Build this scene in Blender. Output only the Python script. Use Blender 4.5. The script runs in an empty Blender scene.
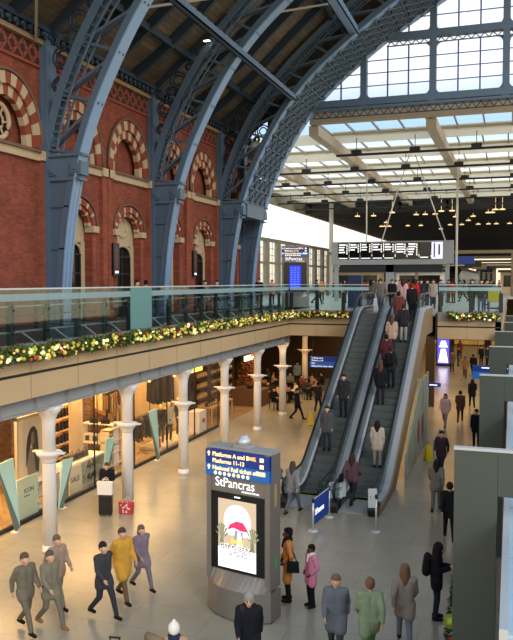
import bpy, bmesh, math, random
from mathutils import Vector, Matrix
R = math.radians
random.seed(7)
C = bpy.context.scene.collection
sc = bpy.context.scene

# ---------------------------------------------------------------- camera, world, lights, exposure
EYE = 7.6
YAW = math.atan(255.5/750); PIT = math.atan(39/750)
cam_d = bpy.data.cameras.new('camera'); cam = bpy.data.objects.new('camera', cam_d); C.objects.link(cam)
cam_d.sensor_fit = 'HORIZONTAL'; cam_d.sensor_width = 36; cam_d.lens = 750/513*36
cam_d.clip_start = .1; cam_d.clip_end = 2000
cam.location = (0, 0, EYE); cam.rotation_euler = (R(90)-PIT, 0, YAW)
sc.camera = cam
vs = sc.view_settings
vs.view_transform = 'Standard'; vs.look = 'None'; vs.gamma = 1; vs.use_curve_mapping = False; vs.exposure = 0.25

SKY = 1.15
w = bpy.data.worlds.new('sky'); sc.world = w; w.use_nodes = True
nt = w.node_tree; nt.nodes.clear()
wo = nt.nodes.new('ShaderNodeOutputWorld'); bg = nt.nodes.new('ShaderNodeBackground')
tc = nt.nodes.new('ShaderNodeTexCoord'); sx = nt.nodes.new('ShaderNodeSeparateXYZ'); cr = nt.nodes.new('ShaderNodeValToRGB')
nz = nt.nodes.new('ShaderNodeTexNoise'); nz.inputs['Scale'].default_value = 3; nz.inputs['Detail'].default_value = 5
mx = nt.nodes.new('ShaderNodeMix'); mx.data_type = 'RGBA'
nt.links.new(tc.outputs['Generated'], sx.inputs[0]); nt.links.new(sx.outputs['Z'], cr.inputs[0])
e = cr.color_ramp.elements
e[0].position = 0.0; e[0].color = (1.0, .80, .50, 1)
e[1].position = 0.9; e[1].color = (.42, .60, .85, 1)
for p, c in ((.03, (1.0, .86, .62)), (.07, (1.25, 1.22, 1.15)), (.155, (1.3, 1.28, 1.2)), (.19, (.46, .66, .88)), (.225, (.55, .74, .92)), (.26, (1.05, 1.07, 1.1)), (.5, (.95, 1.0, 1.06))):
    q = e.new(p); q.color = (*c, 1)
nt.links.new(tc.outputs['Generated'], nz.inputs['Vector'])
mx.inputs['A'].default_value = (1, 1, 1, 1); mx.inputs['B'].default_value = (.9, .93, .97, 1)
nt.links.new(nz.outputs[0], mx.inputs['Factor'])
mm = nt.nodes.new('ShaderNodeMix'); mm.data_type = 'RGBA'; mm.blend_type = 'MULTIPLY'; mm.inputs['Factor'].default_value = 1
nt.links.new(cr.outputs[0], mm.inputs['A']); nt.links.new(mx.outputs['Result'], mm.inputs['B'])
nt.links.new(mm.outputs['Result'], bg.inputs[0]); bg.inputs[1].default_value = SKY
nt.links.new(bg.outputs[0], wo.inputs[0])

def sun(name, rot, energy, color, angle=R(20)):
    d = bpy.data.lights.new(name, 'SUN'); d.energy = energy; d.color = color; d.angle = angle
    o = bpy.data.objects.new(name, d); C.objects.link(o); o.rotation_euler = rot; return o
sun('sun', (R(38), R(50), 0), 1.1, (1.0, .96, .9))

def area(name, loc, size, energy, color=(1, .62, .28), rot=(0, 0, 0)):
    d = bpy.data.lights.new(name, 'AREA'); d.shape = 'RECTANGLE'; d.size, d.size_y = size; d.energy = energy; d.color = color
    o = bpy.data.objects.new(name, d); C.objects.link(o); o.location = loc; o.rotation_euler = rot; return o
WARM = (1, .60, .24)
area('shop_light', (-16.6, 17.5, 4.0), (3.6, 8), 950, WARM)
area('shop_light', (-16.6, 27, 4.0), (3.6, 6), 800, WARM)
area('shop_light', (-16.8, 33.5, 4.0), (3.2, 5), 420, WARM)
area('cafe_light', (-14.0, 43.5, 4.0), (5, 9), 330, (1, .62, .30))
area('undercroft_light', (-5, 47, 4.35), (7, 10), 330, (1, .58, .20))
area('undercroft_light', (-5, 66, 4.35), (7, 16), 330, (1, .58, .20))
area('undercroft_light', (-10, 52, 4.35), (6, 12), 160, (1, .7, .4))
area('arcade_light', (-13.2, 17, 3.98), (.5, 14), 95, (1, .76, .46))
area('arcade_light', (-13.2, 32, 3.98), (.5, 14), 100, (1, .74, .44))
area('concourse_light', (-6, 75, 14), (30, 30), 1500, (1, .85, .62))

# ---------------------------------------------------------------- helpers
def srgb(h):
    h = h.lstrip('#'); v = [int(h[i:i+2], 16)/255 for i in (0, 2, 4)]
    return tuple(x/12.92 if x <= .04045 else ((x+.055)/1.055)**2.4 for x in v)
MATS = {}
def mat(name, col='#808080', rough=.6, metal=0.0, emit=0.0, var=.12, scale=3.0, bump=0.0, alpha=None, spec=.5):
    if name in MATS: return MATS[name]
    m = bpy.data.materials.new(name); m.use_nodes = True; n = m.node_tree; b = n.nodes['Principled BSDF']
    c = srgb(col)
    t = n.nodes.new('ShaderNodeTexCoord'); z = n.nodes.new('ShaderNodeTexNoise'); z.inputs['Scale'].default_value = scale; z.inputs['Detail'].default_value = 4
    r = n.nodes.new('ShaderNodeMix'); r.data_type = 'RGBA'
    r.inputs['A'].default_value = (*[x*(1-var) for x in c], 1); r.inputs['B'].default_value = (*[min(1, x*(1+var)) for x in c], 1)
    n.links.new(t.outputs['Object'], z.inputs['Vector']); n.links.new(z.outputs[0], r.inputs['Factor'])
    n.links.new(r.outputs['Result'], b.inputs['Base Color'])
    b.inputs['Roughness'].default_value = rough; b.inputs['Metallic'].default_value = metal
    b.inputs['Specular IOR Level'].default_value = spec
    if emit:
        n.links.new(r.outputs['Result'], b.inputs['Emission Color']); b.inputs['Emission Strength'].default_value = emit
    if bump:
        bp = n.nodes.new('ShaderNodeBump'); bp.inputs['Strength'].default_value = bump
        n.links.new(z.outputs[0], bp.inputs['Height']); n.links.new(bp.outputs[0], b.inputs['Normal'])
    MATS[name] = m; return m
def glass(name, tint=(.85, .93, .92), refl=.12, rough=.03, frost=0.0, frostcol=(.7, .85, .85)):
    if name in MATS: return MATS[name]
    m = bpy.data.materials.new(name); m.use_nodes = True; n = m.node_tree; n.nodes.clear()
    o = n.nodes.new('ShaderNodeOutputMaterial'); tr = n.nodes.new('ShaderNodeBsdfTransparent'); gl = n.nodes.new('ShaderNodeBsdfGlossy')
    tr.inputs[0].default_value = (*tint, 1); gl.inputs['Roughness'].default_value = rough
    lw = n.nodes.new('ShaderNodeLayerWeight'); lw.inputs[0].default_value = .25
    ma = n.nodes.new('ShaderNodeMath'); ma.operation = 'MULTIPLY_ADD'; ma.inputs[1].default_value = refl*1.2; ma.inputs[2].default_value = refl*.1
    n.links.new(lw.outputs['Fresnel'], ma.inputs[0])
    a = n.nodes.new('ShaderNodeMixShader'); n.links.new(ma.outputs[0], a.inputs[0]); n.links.new(tr.outputs[0], a.inputs[1]); n.links.new(gl.outputs[0], a.inputs[2])
    out = a
    if frost:
        df = n.nodes.new('ShaderNodeBsdfDiffuse'); df.inputs[0].default_value = (*frostcol, 1)
        tl = n.nodes.new('ShaderNodeBsdfTranslucent'); tl.inputs[0].default_value = (*frostcol, 1)
        h = n.nodes.new('ShaderNodeMixShader'); n.links.new(df.outputs[0], h.inputs[1]); n.links.new(tl.outputs[0], h.inputs[2])
        k = n.nodes.new('ShaderNodeMixShader'); k.inputs[0].default_value = frost
        n.links.new(a.outputs[0], k.inputs[1]); n.links.new(h.outputs[0], k.inputs[2]); out = k
    n.links.new(out.outputs[0], o.inputs[0]); MATS[name] = m; return m

def brickmat(name, c1, c2, mortar, scale=1.0, axes='YZ', bw=.23, bh=.075, rough=.85):
    m = bpy.data.materials.new(name); m.use_nodes = True; n = m.node_tree; b = n.nodes['Principled BSDF']
    t = n.nodes.new('ShaderNodeTexCoord'); s = n.nodes.new('ShaderNodeSeparateXYZ'); cb = n.nodes.new('ShaderNodeCombineXYZ')
    n.links.new(t.outputs['Object'], s.inputs[0]); n.links.new(s.outputs[axes[0]], cb.inputs[0]); n.links.new(s.outputs[axes[1]], cb.inputs[1])
    br = n.nodes.new('ShaderNodeTexBrick'); br.inputs['Scale'].default_value = scale
    br.inputs['Brick Width'].default_value = bw; br.inputs['Row Height'].default_value = bh; br.inputs['Mortar Size'].default_value = .008
    br.inputs['Color1'].default_value = (*srgb(c1), 1); br.inputs['Color2'].default_value = (*srgb(c2), 1); br.inputs['Mortar'].default_value = (*srgb(mortar), 1)
    n.links.new(cb.outputs[0], br.inputs['Vector'])
    z = n.nodes.new('ShaderNodeTexNoise'); z.inputs['Scale'].default_value = 1.3; z.inputs['Detail'].default_value = 8; z.inputs['Roughness'].default_value = .7
    n.links.new(t.outputs['Object'], z.inputs['Vector'])
    rp = n.nodes.new('ShaderNodeValToRGB'); rp.color_ramp.elements[0].position = .3; rp.color_ramp.elements[0].color = (.62, .58, .56, 1)
    rp.color_ramp.elements[1].position = .7; rp.color_ramp.elements[1].color = (1.2, 1.15, 1.1, 1)
    n.links.new(z.outputs[0], rp.inputs[0])
    mu = n.nodes.new('ShaderNodeMix'); mu.data_type = 'RGBA'; mu.blend_type = 'MULTIPLY'; mu.inputs['Factor'].default_value = 1
    n.links.new(br.outputs[0], mu.inputs['A']); n.links.new(rp.outputs[0], mu.inputs['B']); n.links.new(mu.outputs['Result'], b.inputs['Base Color'])
    b.inputs['Roughness'].default_value = rough; MATS[name] = m; return m

def tilemat(name, c1, c2, joint, tx=1.2, ty=.6, rough=.25, spec=.5, msize=.012, warm=None):
    m = brickmat(name, c1, c2, joint, 1.0, 'XY', tx, ty, rough)
    for nd in m.node_tree.nodes:
        if nd.type == 'TEX_BRICK': nd.inputs['Mortar Size'].default_value = msize
        if nd.type == 'TEX_NOISE': nd.inputs['Scale'].default_value = .5
        if nd.type == 'VALTORGB':
            nd.color_ramp.elements[0].color = (.86, .86, .86, 1); nd.color_ramp.elements[1].color = (1.1, 1.1, 1.08, 1)
    m.node_tree.nodes['Principled BSDF'].inputs['Specular IOR Level'].default_value = spec
    return m

class MB:
    def __init__(s): s.v = []; s.f = []
    def add(s, v, f):
        k = len(s.v); s.v += [tuple(p) for p in v]; s.f += [tuple(i+k for i in q) for q in f]; return s
    def box(s, x0, x1, y0, y1, z0, z1, M=None):
        v = [Vector((x, y, z)) for x in (x0, x1) for y in (y0, y1) for z in (z0, z1)]
        if M: v = [M @ p for p in v]
        return s.add(v, [(0, 1, 3, 2), (4, 6, 7, 5), (0, 4, 5, 1), (2, 3, 7, 6), (0, 2, 6, 4), (1, 5, 7, 3)])
    def bar(s, a, b, wx, wy=None, up=(0, 0, 1)):
        a = Vector(a); b = Vector(b); d = b-a; L = d.length
        if L < 1e-6: return s
        d.normalize(); u = Vector(up)
        if abs(d.dot(u)) > .98: u = Vector((0, 1, 0))
        x = d.cross(u).normalized(); y = x.cross(d).normalized(); wy = wy or wx
        v = []
        for p in (a, b):
            for i, j in ((-1, -1), (1, -1), (1, 1), (-1, 1)): v.append(p+x*i*wx/2+y*j*wy/2)
        return s.add(v, [(3, 2, 1, 0), (4, 5, 6, 7), (0, 1, 5, 4), (1, 2, 6, 5), (2, 3, 7, 6), (3, 0, 4, 7)])
    def tube(s, pts, r, n=8, close=False):
        pts = [Vector(p) for p in pts]; N = len(pts); rings = []
        rr = r if isinstance(r, (list, tuple)) else [r]*N
        for i, p in enumerate(pts):
            if close: d = pts[(i+1) % N]-pts[i-1]
            else: d = pts[min(i+1, N-1)]-pts[max(i-1, 0)]
            d.normalize(); u = Vector((0, 0, 1)) if abs(d.z) < .9 else Vector((0, 1, 0))
            if i and not close:
                u = pu
            x = d.cross(u).normalized(); y = x.cross(d).normalized(); pu = y
            rings.append([p+(x*math.cos(t*2*math.pi/n)+y*math.sin(t*2*math.pi/n))*rr[i] for t in range(n)])
        v = [q for g in rings for q in g]; f = []
        for i in range(N if close else N-1):
            j = (i+1) % N
            for t in range(n): f.append((i*n+t, i*n+(t+1) % n, j*n+(t+1) % n, j*n+t))
        if not close: f += [tuple(range(n))[::-1], tuple((N-1)*n+t for t in range(n))]
        return s.add(v, f)
    def lathe(s, prof, c=(0, 0, 0), n=20, M=None):
        v = []; f = []; N = len(prof)
        for r, z in prof:
            for t in range(n):
                p = Vector((r*math.cos(t*2*math.pi/n), r*math.sin(t*2*math.pi/n), z))
                v.append((M @ p) if M else p+Vector(c))
        for i in range(N-1):
            for t in range(n): f.append((i*n+t, i*n+(t+1) % n, (i+1)*n+(t+1) % n, (i+1)*n+t))
        f += [tuple(range(n))[::-1], tuple((N-1)*n+t for t in range(n))]
        return s.add(v, f)
    def ball(s, c, r, n=8, sq=(1, 1, 1)):
        prof = [(max(1e-4, math.sin(i*math.pi/n)), -math.cos(i*math.pi/n)) for i in range(n+1)]
        v = []; f = []; N = n+1; m = n+2
        for a, z in prof:
            for t in range(m): v.append((c[0]+a*r*sq[0]*math.cos(t*2*math.pi/m), c[1]+a*r*sq[1]*math.sin(t*2*math.pi/m), c[2]+z*r*sq[2]))
        for i in range(N-1):
            for t in range(m): f.append((i*m+t, i*m+(t+1) % m, (i+1)*m+(t+1) % m, (i+1)*m+t))
        return s.add(v, f)
    def prism(s, poly, a, b, ax='X'):
        # poly in the two other axes, extruded along ax from a to b
        def P(u, w_, t): return {'X': (t, u, w_), 'Y': (u, t, w_), 'Z': (u, w_, t)}[ax]
        n = len(poly); v = [P(*p, a) for p in poly]+[P(*p, b) for p in poly]
        f = [tuple(range(n)), tuple(range(2*n-1, n-1, -1))]+[(i, i+n, (i+1) % n+n, (i+1) % n) for i in range(n)]
        return s.add(v, f)
    def strip(s, top, bot, a, b, ax='Y'):
        # solid between two polylines (same length), thick from a to b on ax
        for i in range(len(top)-1): s.prism([bot[i], bot[i+1], top[i+1], top[i]], a, b, ax)
        return s
    def build(s, name, m=None, parent=None, smooth=False, bevel=0, loc=None):
        me = bpy.data.meshes.new(name); me.from_pydata(s.v, [], s.f)
        bm = bmesh.new(); bm.from_mesh(me); bmesh.ops.recalc_face_normals(bm, faces=bm.faces); bm.to_mesh(me); bm.free()
        me.update(); o = bpy.data.objects.new(name, me); C.objects.link(o)
        if m: me.materials.append(m)
        if smooth: me.polygons.foreach_set('use_smooth', [True]*len(me.polygons))
        if bevel:
            bv = o.modifiers.new('bevel', 'BEVEL'); bv.width = bevel; bv.segments = 2; bv.limit_method = 'ANGLE'
        if parent: o.parent = parent
        if loc: o.location = loc
        return o
def tag(o, label=None, cat=None, group=None, kind=None):
    if label: o['label'] = label
    if cat: o['category'] = cat
    if group: o['group'] = group
    if kind: o['kind'] = kind
    return o
def empty(name, loc=(0, 0, 0), rz=0, label=None, cat=None, group=None):
    o = bpy.data.objects.new(name, None); C.objects.link(o); o.location = loc; o.rotation_euler = (0, 0, rz); o.empty_display_size = .2
    return tag(o, label, cat, group)
def struct(o): o['kind'] = 'structure'; return o
def copy_tree(o, parent=None):
    c = o.copy(); C.objects.link(c)
    if parent: c.parent = parent
    for ch in list(KIDS(o)): copy_tree(ch, c)
    return c
def KIDS(o): return [x for x in o.children]
def text(s, size, m, parent, loc, rot=(R(90), 0, 0), name='lettering', ext=.004, align='LEFT', sx=1.0, bold=0.0):
    cu = bpy.data.curves.new('t', 'FONT'); cu.body = s; cu.size = size; cu.extrude = ext; cu.align_x = align; cu.resolution_u = 3; cu.offset = bold
    t = bpy.data.objects.new('t', cu); C.objects.link(t)
    bpy.context.view_layer.update()
    me = bpy.data.meshes.new_from_object(t.evaluated_get(bpy.context.evaluated_depsgraph_get()))
    bpy.data.objects.remove(t); bpy.data.curves.remove(cu)
    o = bpy.data.objects.new(name, me); C.objects.link(o); me.materials.clear(); me.materials.append(m)
    o.location = loc; o.rotation_euler = rot; o.scale = (sx, 1, 1)
    if parent: o.parent = parent
    return o
FW = Vector((-math.sin(YAW)*math.cos(PIT), math.cos(YAW)*math.cos(PIT), -math.sin(PIT))); RT = Vector((math.cos(YAW), math.sin(YAW), 0)); UP = RT.cross(FW)
def at(px, py, **k):
    """survey helper: where the sight line through a photo point meets a plane X=, Y= or Z="""
    r = FW*750+RT*(px-256.5)-UP*(py-320); a, v = list(k.items())[0]; i = 'XYZ'.index(a); O = Vector((0, 0, EYE))
    return O+r*((v-O[i])/r[i])

def YX(px, X): return at(px, 281, X=X).y
# ---------------------------------------------------------------- materials
brick = brickmat('red_brick', '#96452f', '#763022', '#72503f')
brick2 = brickmat('orange_brick', '#a04c30', '#873c26', '#7c5442')
cream = mat('cream_stone', '#b7a080', .8, var=.15, scale=2)
redst = mat('red_voussoir', '#863e2a', .8, var=.2)
irn = mat('blue_iron', '#566b80', .42, .2, var=.10, scale=2)
irnlit = mat('blue_iron_lit', '#7d9dc2', .35, .15, var=.06, scale=1)  # paler copy of the iron; daylight on the soffits is put into its colour
irndk = mat('dark_blue_iron', '#2b3947', .5, .2, var=.15)
beige = mat('beige_stone', '#c2a57c', .7, var=.10, scale=.8)
greyst = mat('grey_stone', '#8d8578', .7, var=.1)
steelg = mat('grey_steel', '#9a9a98', .5, .05, var=.06)
steelb = mat('brushed_steel', '#c6c9cc', .3, .35, var=.05)
black = mat('black_rubber', '#0e0e10', .4, var=.1)
blackg = mat('black_gloss', '#07080a', .12, var=.1)
darkm = mat('dark_metal', '#2b2d2f', .45, .4, var=.1)
white = mat('white_paint', '#e6ded4', .45, var=.03)
taupe = mat('taupe_metal', '#857d75', .38, .35, var=.05, scale=1)
navy = mat('navy_sign', '#10307a', .35, var=.04)
blue = mat('blue_sign', '#1460b0', .35, emit=.25, var=.04)
navye = mat('navy_sign_lit', '#0c2f80', .35, emit=.25, var=.04)
whl = mat('white_lettering', '#ffffff', .4, emit=.7, var=0)
yll = mat('yellow_lettering', '#ffe0a0', .4, emit=.8, var=0)
orgl = mat('orange_lettering', '#ffa860', .4, emit=.8, var=0)
clear = glass('clear_glass')
balg = glass('balustrade_glass', (.80, .90, .90), .15)
frost = glass('frosted_stripe', (.8, .9, .9), .1, .2, .55, (.62, .82, .84))
teal = glass('teal_glass', (.55, .85, .82), .1, .1, .72, (.36, .62, .60))
skyg = glass('window_glass', (.97, .98, 1.0), .03, .1, .12, (.97, .97, .97))
wood = mat('roof_boards', '#4a3f34', .8, var=.25, scale=1.2)
# ================================================================ SETTING
floor_m = tilemat('stone_floor', '#9d9787', '#979181', '#888274', 1.8, 1.2, .24, .5, .010)
struct(MB().box(-14.4, 12, 4, 110, -.2, 0).build('floor', floor_m))
shopf = tilemat('shop_floor', '#9a8060', '#8e7455', '#6f5a42', 1.2, .6, .25)
struct(MB().box(-21, -14.4, 4, 110, -.2, 0).build('floor', shopf))
deckm = mat('deck_floor', '#3d3d3f', .35, var=.1)
deckf = mat('far_deck_floor', '#b3b6b2', .3, var=.05)
struct(MB().box(-17.1, -11.9, 6, 47, 5.72, 5.95).build('floor', deckm))
slab = MB().box(-30, -.5, 40.6, 230, 5.72, 5.95).box(-.5, 14, 82, 230, 5.72, 5.95)
slab.box(-90, 90, 230, 370, 5.72, 5.95)
struct(slab.build('floor', deckf))
# soffits
sofm = mat('undercroft_ceiling', '#6b5c48', .8, var=.1)
struct(MB().box(-21, -12.0, 6, 40.8, 4.55, 4.7).build('ceiling', sofm))
struct(MB().box(-21, -.5, 40.8, 110, 4.5, 4.65).build('ceiling', sofm))
# fascia of the left balcony and of the cross balcony
def fascia(name, a, b, n):
    """a,b: plan points of the outer face, n: outward normal"""
    a = Vector((*a, 0)); b = Vector((*b, 0)); d = (b-a).normalized(); nn = Vector((*n, 0)); L = (b-a).length
    M = Matrix(((d.x, nn.x, 0, a.x), (d.y, nn.y, 0, a.y), (0, 0, 1, 0), (0, 0, 0, 1)))
    struct(MB().box(0, L, -.35, .04, 5.50, 5.97, M).build(name, greyst))
    struct(MB().box(0, L, -.30, 0, 5.24, 5.50, M).box(0, L, -.30, .0, 4.55, 5.16, M).build(name, beige))
    struct(MB().box(0, L, -.30, -.05, 5.16, 5.24, M).build(name, darkm))
    g = MB()
    k = 1.5
    while k < L: g.box(k-.008, k+.008, -.02, .004, 4.56, 5.15, M).box(k-.008, k+.008, -.02, .004, 5.25, 5.5, M); k += 2.24
    struct(g.build(name, mat('joint_line', '#7d6a50', .8)))
fascia('trim_1', (-11.8, 6), (-11.8, 40.5), (1, 0))
fascia('trim_2', (-11.8, 40.5), (-7.3, 40.5), (0, -1))
fascia('trim_3', (-3.7, 40.5), (-.5, 40.5), (0, -1))
fascia('trim_2', (-.5, 40.5), (-.5, 82), (1, 0))
# pier and diagonal soffit to the right of the escalators
struct(MB().box(-3.80, -3.72, 40.40, 40.48, 4.5, 5.9).build('trim_4', darkm))
# steel beam along the column heads
def ibeam(mb, y0, y1, x, z0, z1, wd=.32):
    mb.box(x-wd/2, x+wd/2, y0, y1, z0, z0+.04).box(x-wd/2, x+wd/2, y0, y1, z1-.04, z1).box(x-.03, x+.03, y0, y1, z0, z1)
    return mb
b = ibeam(MB(), 6, 40.5, -12.12, 4.12, 4.55)
for i in range(24): b.box(-12.28, -11.96, 6.5+i*1.5-.01, 6.5+i*1.5+.01, 4.12, 4.55)
tag(b.build('steel_girder', steelg), 'long grey steel girder resting on the white columns', 'girder')

# ---- brick wall with two storeys of arches
WX = -17.1
ARC = [18.2, 22.72, 27.19, 31.6, 36.1, 40.55, 45.05]
RIBY = [24.97, 33.85, 42.9]
def arch_pts(c, hw, z0, rise, n=14):
    """slightly pointed arch outline from right to left above the springing"""
    out = []
    for i in range(n+1):
        t = math.pi*i/n; out.append((c+hw*math.cos(t), z0+rise*math.sin(t)**.88))
    return out
def wall_strip_with_arches(mb, y0, y1, z0, z1, arches, x, depth):
    """face built in columns: every arch is (centre, half width, sill, spring, rise)"""
    ys = {y0, y1}
    for c, hw, s0, sp, r in arches:
        for p in arch_pts(c, hw, sp, r): ys.add(round(p[0], 4))
    ys = sorted(y for y in ys if y0 <= y <= y1)
    for a, b_ in zip(ys[:-1], ys[1:]):
        m_ = (a+b_)/2; hit = None
        for A in arches:
            if abs(m_-A[0]) < A[1]: hit = A
        if not hit: mb.prism([(a, z0), (b_, z0), (b_, z1), (a, z1)], x-depth, x, 'X'); continue
        c, hw, s0, sp, r = hit
        def zt(y): return sp+r*max(0, 1-((y-c)/hw)**2)**.44
        if s0 > z0: mb.prism([(a, z0), (b_, z0), (b_, s0), (a, s0)], x-depth, x, 'X')
        mb.prism([(a, zt(a)), (b_, zt(b_)), (b_, z1), (a, z1)], x-depth, x, 'X')
wl = MB()
low = [(c, 1.12, 5.9, 9.95, .85) for c in ARC if c > 25]
wall_strip_with_arches(wl, 6, 51, 5.9, 12.15, low, WX, .5)
upr = [(c, 1.50, 12.55, 12.75, 1.85) for c in ARC]
wall_strip_with_arches(wl, 6, 51, 12.55, 16.0, upr, WX, .4)
wl.box(WX-.8, WX-.5, 6, 51, 5.9, 17.1); wl.box(WX-.5, WX, 6, 51, 16.0, 16.75); wl.box(WX-.5, WX-.02, 6, 51, 12.1, 12.6)
struct(wl.build('wall_left', brick))
# shallow brick piers beside the ribs and between the arches
pr_ = MB()
for c in ARC:
    for s in (-1, 1):
        pr_.box(WX, WX+.16, c+s*2.0-.22, c+s*2.0+.22, 5.95, 12.15)
struct(pr_.build('wall_left', brick2))
# stringcourse
sg = MB().box(WX, WX+.14, 6, 51, 12.13, 12.42)
for c in ARC:
    for s in (-1, 1): sg.box(WX, WX+.26, c+s*1.98-.28, c+s*1.98+.28, 12.15, 12.50)
struct(sg.build('trim_5', cream))
struct(MB().box(WX, WX+.24, 6, 51, 12.42, 12.52).build('trim_6', mat('brown_moulding', '#6e5546', .8)))
# voussoir rings
vr = MB(); vc = MB(); hood = MB()
def ring(c, hi, ho, z0, ri, ro, n, x0, x1, first=0, sparse=False):
    for i in range(n):
        t0, t1 = math.pi*i/n, math.pi*(i+1)/n; sub = 2
        for k in range(sub):
            a, b_ = t0+(t1-t0)*k/sub, t0+(t1-t0)*(k+1)/sub
            f = lambda t, h, r: (c+h*math.cos(t), z0+r*max(0, math.sin(t))**.88)
            q = [f(a, hi, ri), f(b_, hi, ri), f(b_, ho, ro), f(a, ho, ro)]
            (vr if ((i+first) % 2 or (sparse and (i+first) % 4)) else vc).prism(q, x0, x1, 'X')
for c in ARC:
    ring(c, 1.50, 1.92, 12.6, 2.0, 2.42, 17, WX-.02, WX+.06, 1)
    ring(c, 1.18, 1.50, 12.6, 1.62, 2.0, 15, WX-.3, WX-.06)
    hood.tube([(WX+.08, y, z-.0) for y, z in [(c+1.97*math.cos(math.pi*i/24), 12.6+2.5*max(0, math.sin(math.pi*i/24))**.88) for i in range(25)]], .06, 6)
    if c > 25:
        ring(c, 1.12, 1.36, 9.95, .85, 1.10, 25, WX-.02, WX+.05, 1, True)
        ring(c, .92, 1.12, 9.95, .66, .85, 21, WX-.25, WX-.04, 0, True)
        hood.tube([(WX+.06, y, z) for y, z in [(c+1.46*math.cos(math.pi*i/20), 9.95+1.2*max(0, math.sin(math.pi*i/20))**.88) for i in range(21)]], .045, 6)
        for s in (-1, 1): vc.box(WX-.3, WX+.14, c+s*1.27-.24, c+s*1.27+.24, 9.68, 9.95)
struct(vr.build('trim_7', redst)); struct(vc.build('trim_8', cream)); struct(hood.build('trim_9', mat('brown_moulding', '#6e5546'), smooth=True))
# orange shafts beside the doors, roundel tracery in the upper arches, doors in the lower ones
sh = MB()
for c in ARC:
    if c > 25:
        for s in (-1, 1):
            for k in (0, 1): sh.tube([(WX-.02-k*.12, c+s*(1.2+.1*(1-k)), 5.95), (WX-.02-k*.12, c+s*(1.2+.1*(1-k)), 9.68)], .075, 8)
struct(sh.build('trim_10', brick2, smooth=True))
def circle(c, r, x, n=20): return [(x, c[0]+r*math.cos(2*math.pi*i/n), c[1]+r*math.sin(2*math.pi*i/n)) for i in range(n)]
for k, c in enumerate(ARC[:4]):
    if k in (0, 1):
        o = MB().tube(circle((c, 13.35), .62, WX-.42), .10, 8, True).tube(circle((c, 13.35), .28, WX-.42), .05, 6, True)
        for i in range(6):
            t = i*math.pi/3; o.bar((WX-.42, c+.28*math.cos(t), 13.35+.28*math.sin(t)), (WX-.42, c+.6*math.cos(t), 13.35+.6*math.sin(t)), .06)
        struct(o.build('window_%d' % (k+1), cream, smooth=True))
        struct(MB().prism([(q[1], q[2]) for q in circle((c, 13.35), .58, 0)], WX-.49, WX-.46, 'X').build('window_%d' % (k+1), blackg))
dark_glass = mat('dark_window_glass', '#16140f', .12, var=.3)
for k, c in enumerate([a for a in ARC if a > 25]):
    n = k+3
    t = MB()
    # cream tympanum with a ring, above the door
    pts = [(c+1.12*math.cos(math.pi*i/16), 9.95+.84*math.sin(math.pi*i/16)**.88) for i in range(17)]
    t.prism([(c+1.12, 9.25)]+pts+[(c-1.12, 9.25)], WX-.48, WX-.40, 'X')
    t.tube(circle((c, 10.1), .42, WX-.38), .07, 6, True)
    for s in (-1, 1): t.box(WX-.48, WX-.36, c+s*.97-.14, c+s*.97+.14, 5.95, 9.3)
    t.tube([(WX-.36, c+.83*math.cos(math.pi*i/14), 8.75+.5*math.sin(math.pi*i/14)) for i in range(15)], .07, 6)
    struct(t.build('window_%d' % n, cream))
    g = MB().box(WX-.47, WX-.44, c-.83, c+.83, 5.95, 9.25); struct(g.build('window_%d' % n, dark_glass))
    fr = MB()
    for y in (-.8, -.02, .8): fr.box(WX-.44, WX-.38, c+y-.03, c+y+.05, 5.95, 9.0)
    for z in (6.9, 7.9, 8.7): fr.box(WX-.44, WX-.39, c-.8, c+.8, z, z+.07)
    struct(fr.build('window_%d' % n, darkm))
# frieze: diamonds and rings under the cornice; the cornice with its corbels
fz = MB()
fz.box(WX, WX+.10, 6, 51, 15.62, 15.72)
y = 14.0
while y < 47:
    fz.bar((WX+.04, y, 15.75), (WX+.04, y+.6, 16.45), .06); fz.bar((WX+.04, y+.6, 15.75), (WX+.04, y, 16.45), .06)
    fz.tube(circle((y+.6, 16.1), .20, WX+.04, 10), .035, 5, True)
    y += .6
struct(fz.build('trim_11', mat('terracotta', '#8a4634', .8)))
struct(MB().box(WX-.02, WX+.03, 6, 51, 15.72, 16.48).build('trim_11', mat('frieze_back', '#3a2019', .85)))
struct(MB().box(WX, WX+.22, 6, 51, 16.48, 16.66).build('trim_12', mat('brown_stone', '#8e7456', .8)))
co = MB().box(WX-.5, WX+.42, 6, 51, 16.95, 17.15)
y = 14.0
while y < 47:
    co.box(WX, WX+.36, y, y+.16, 16.66, 16.95); co.ball((WX+.38, y+.30, 16.80), .10, 5); y += .42
struct(co.build('trim_13', irndk))

# ---- roof boards over the ribs
ROOF = [(-17.6, 16.95), (-15.8, 18.1), (-14, 19.5), (-12.6, 20.8), (-11, 22.2), (-9, 23.8), (-6, 25.9), (-3, 27.7), (0, 29.2), (4, 30.6)]
def tr(pts, dz): return [(x, z+dz) for x, z in pts]
roofm = brickmat('roof_boarding', '#6c6458', '#5a5246', '#2e2a24', 1.0, 'YX', 3.0, .2, .8)
struct(MB().strip(tr(ROOF, .12), ROOF, 12, 47.2, 'Y').build('ceiling', roofm))
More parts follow.
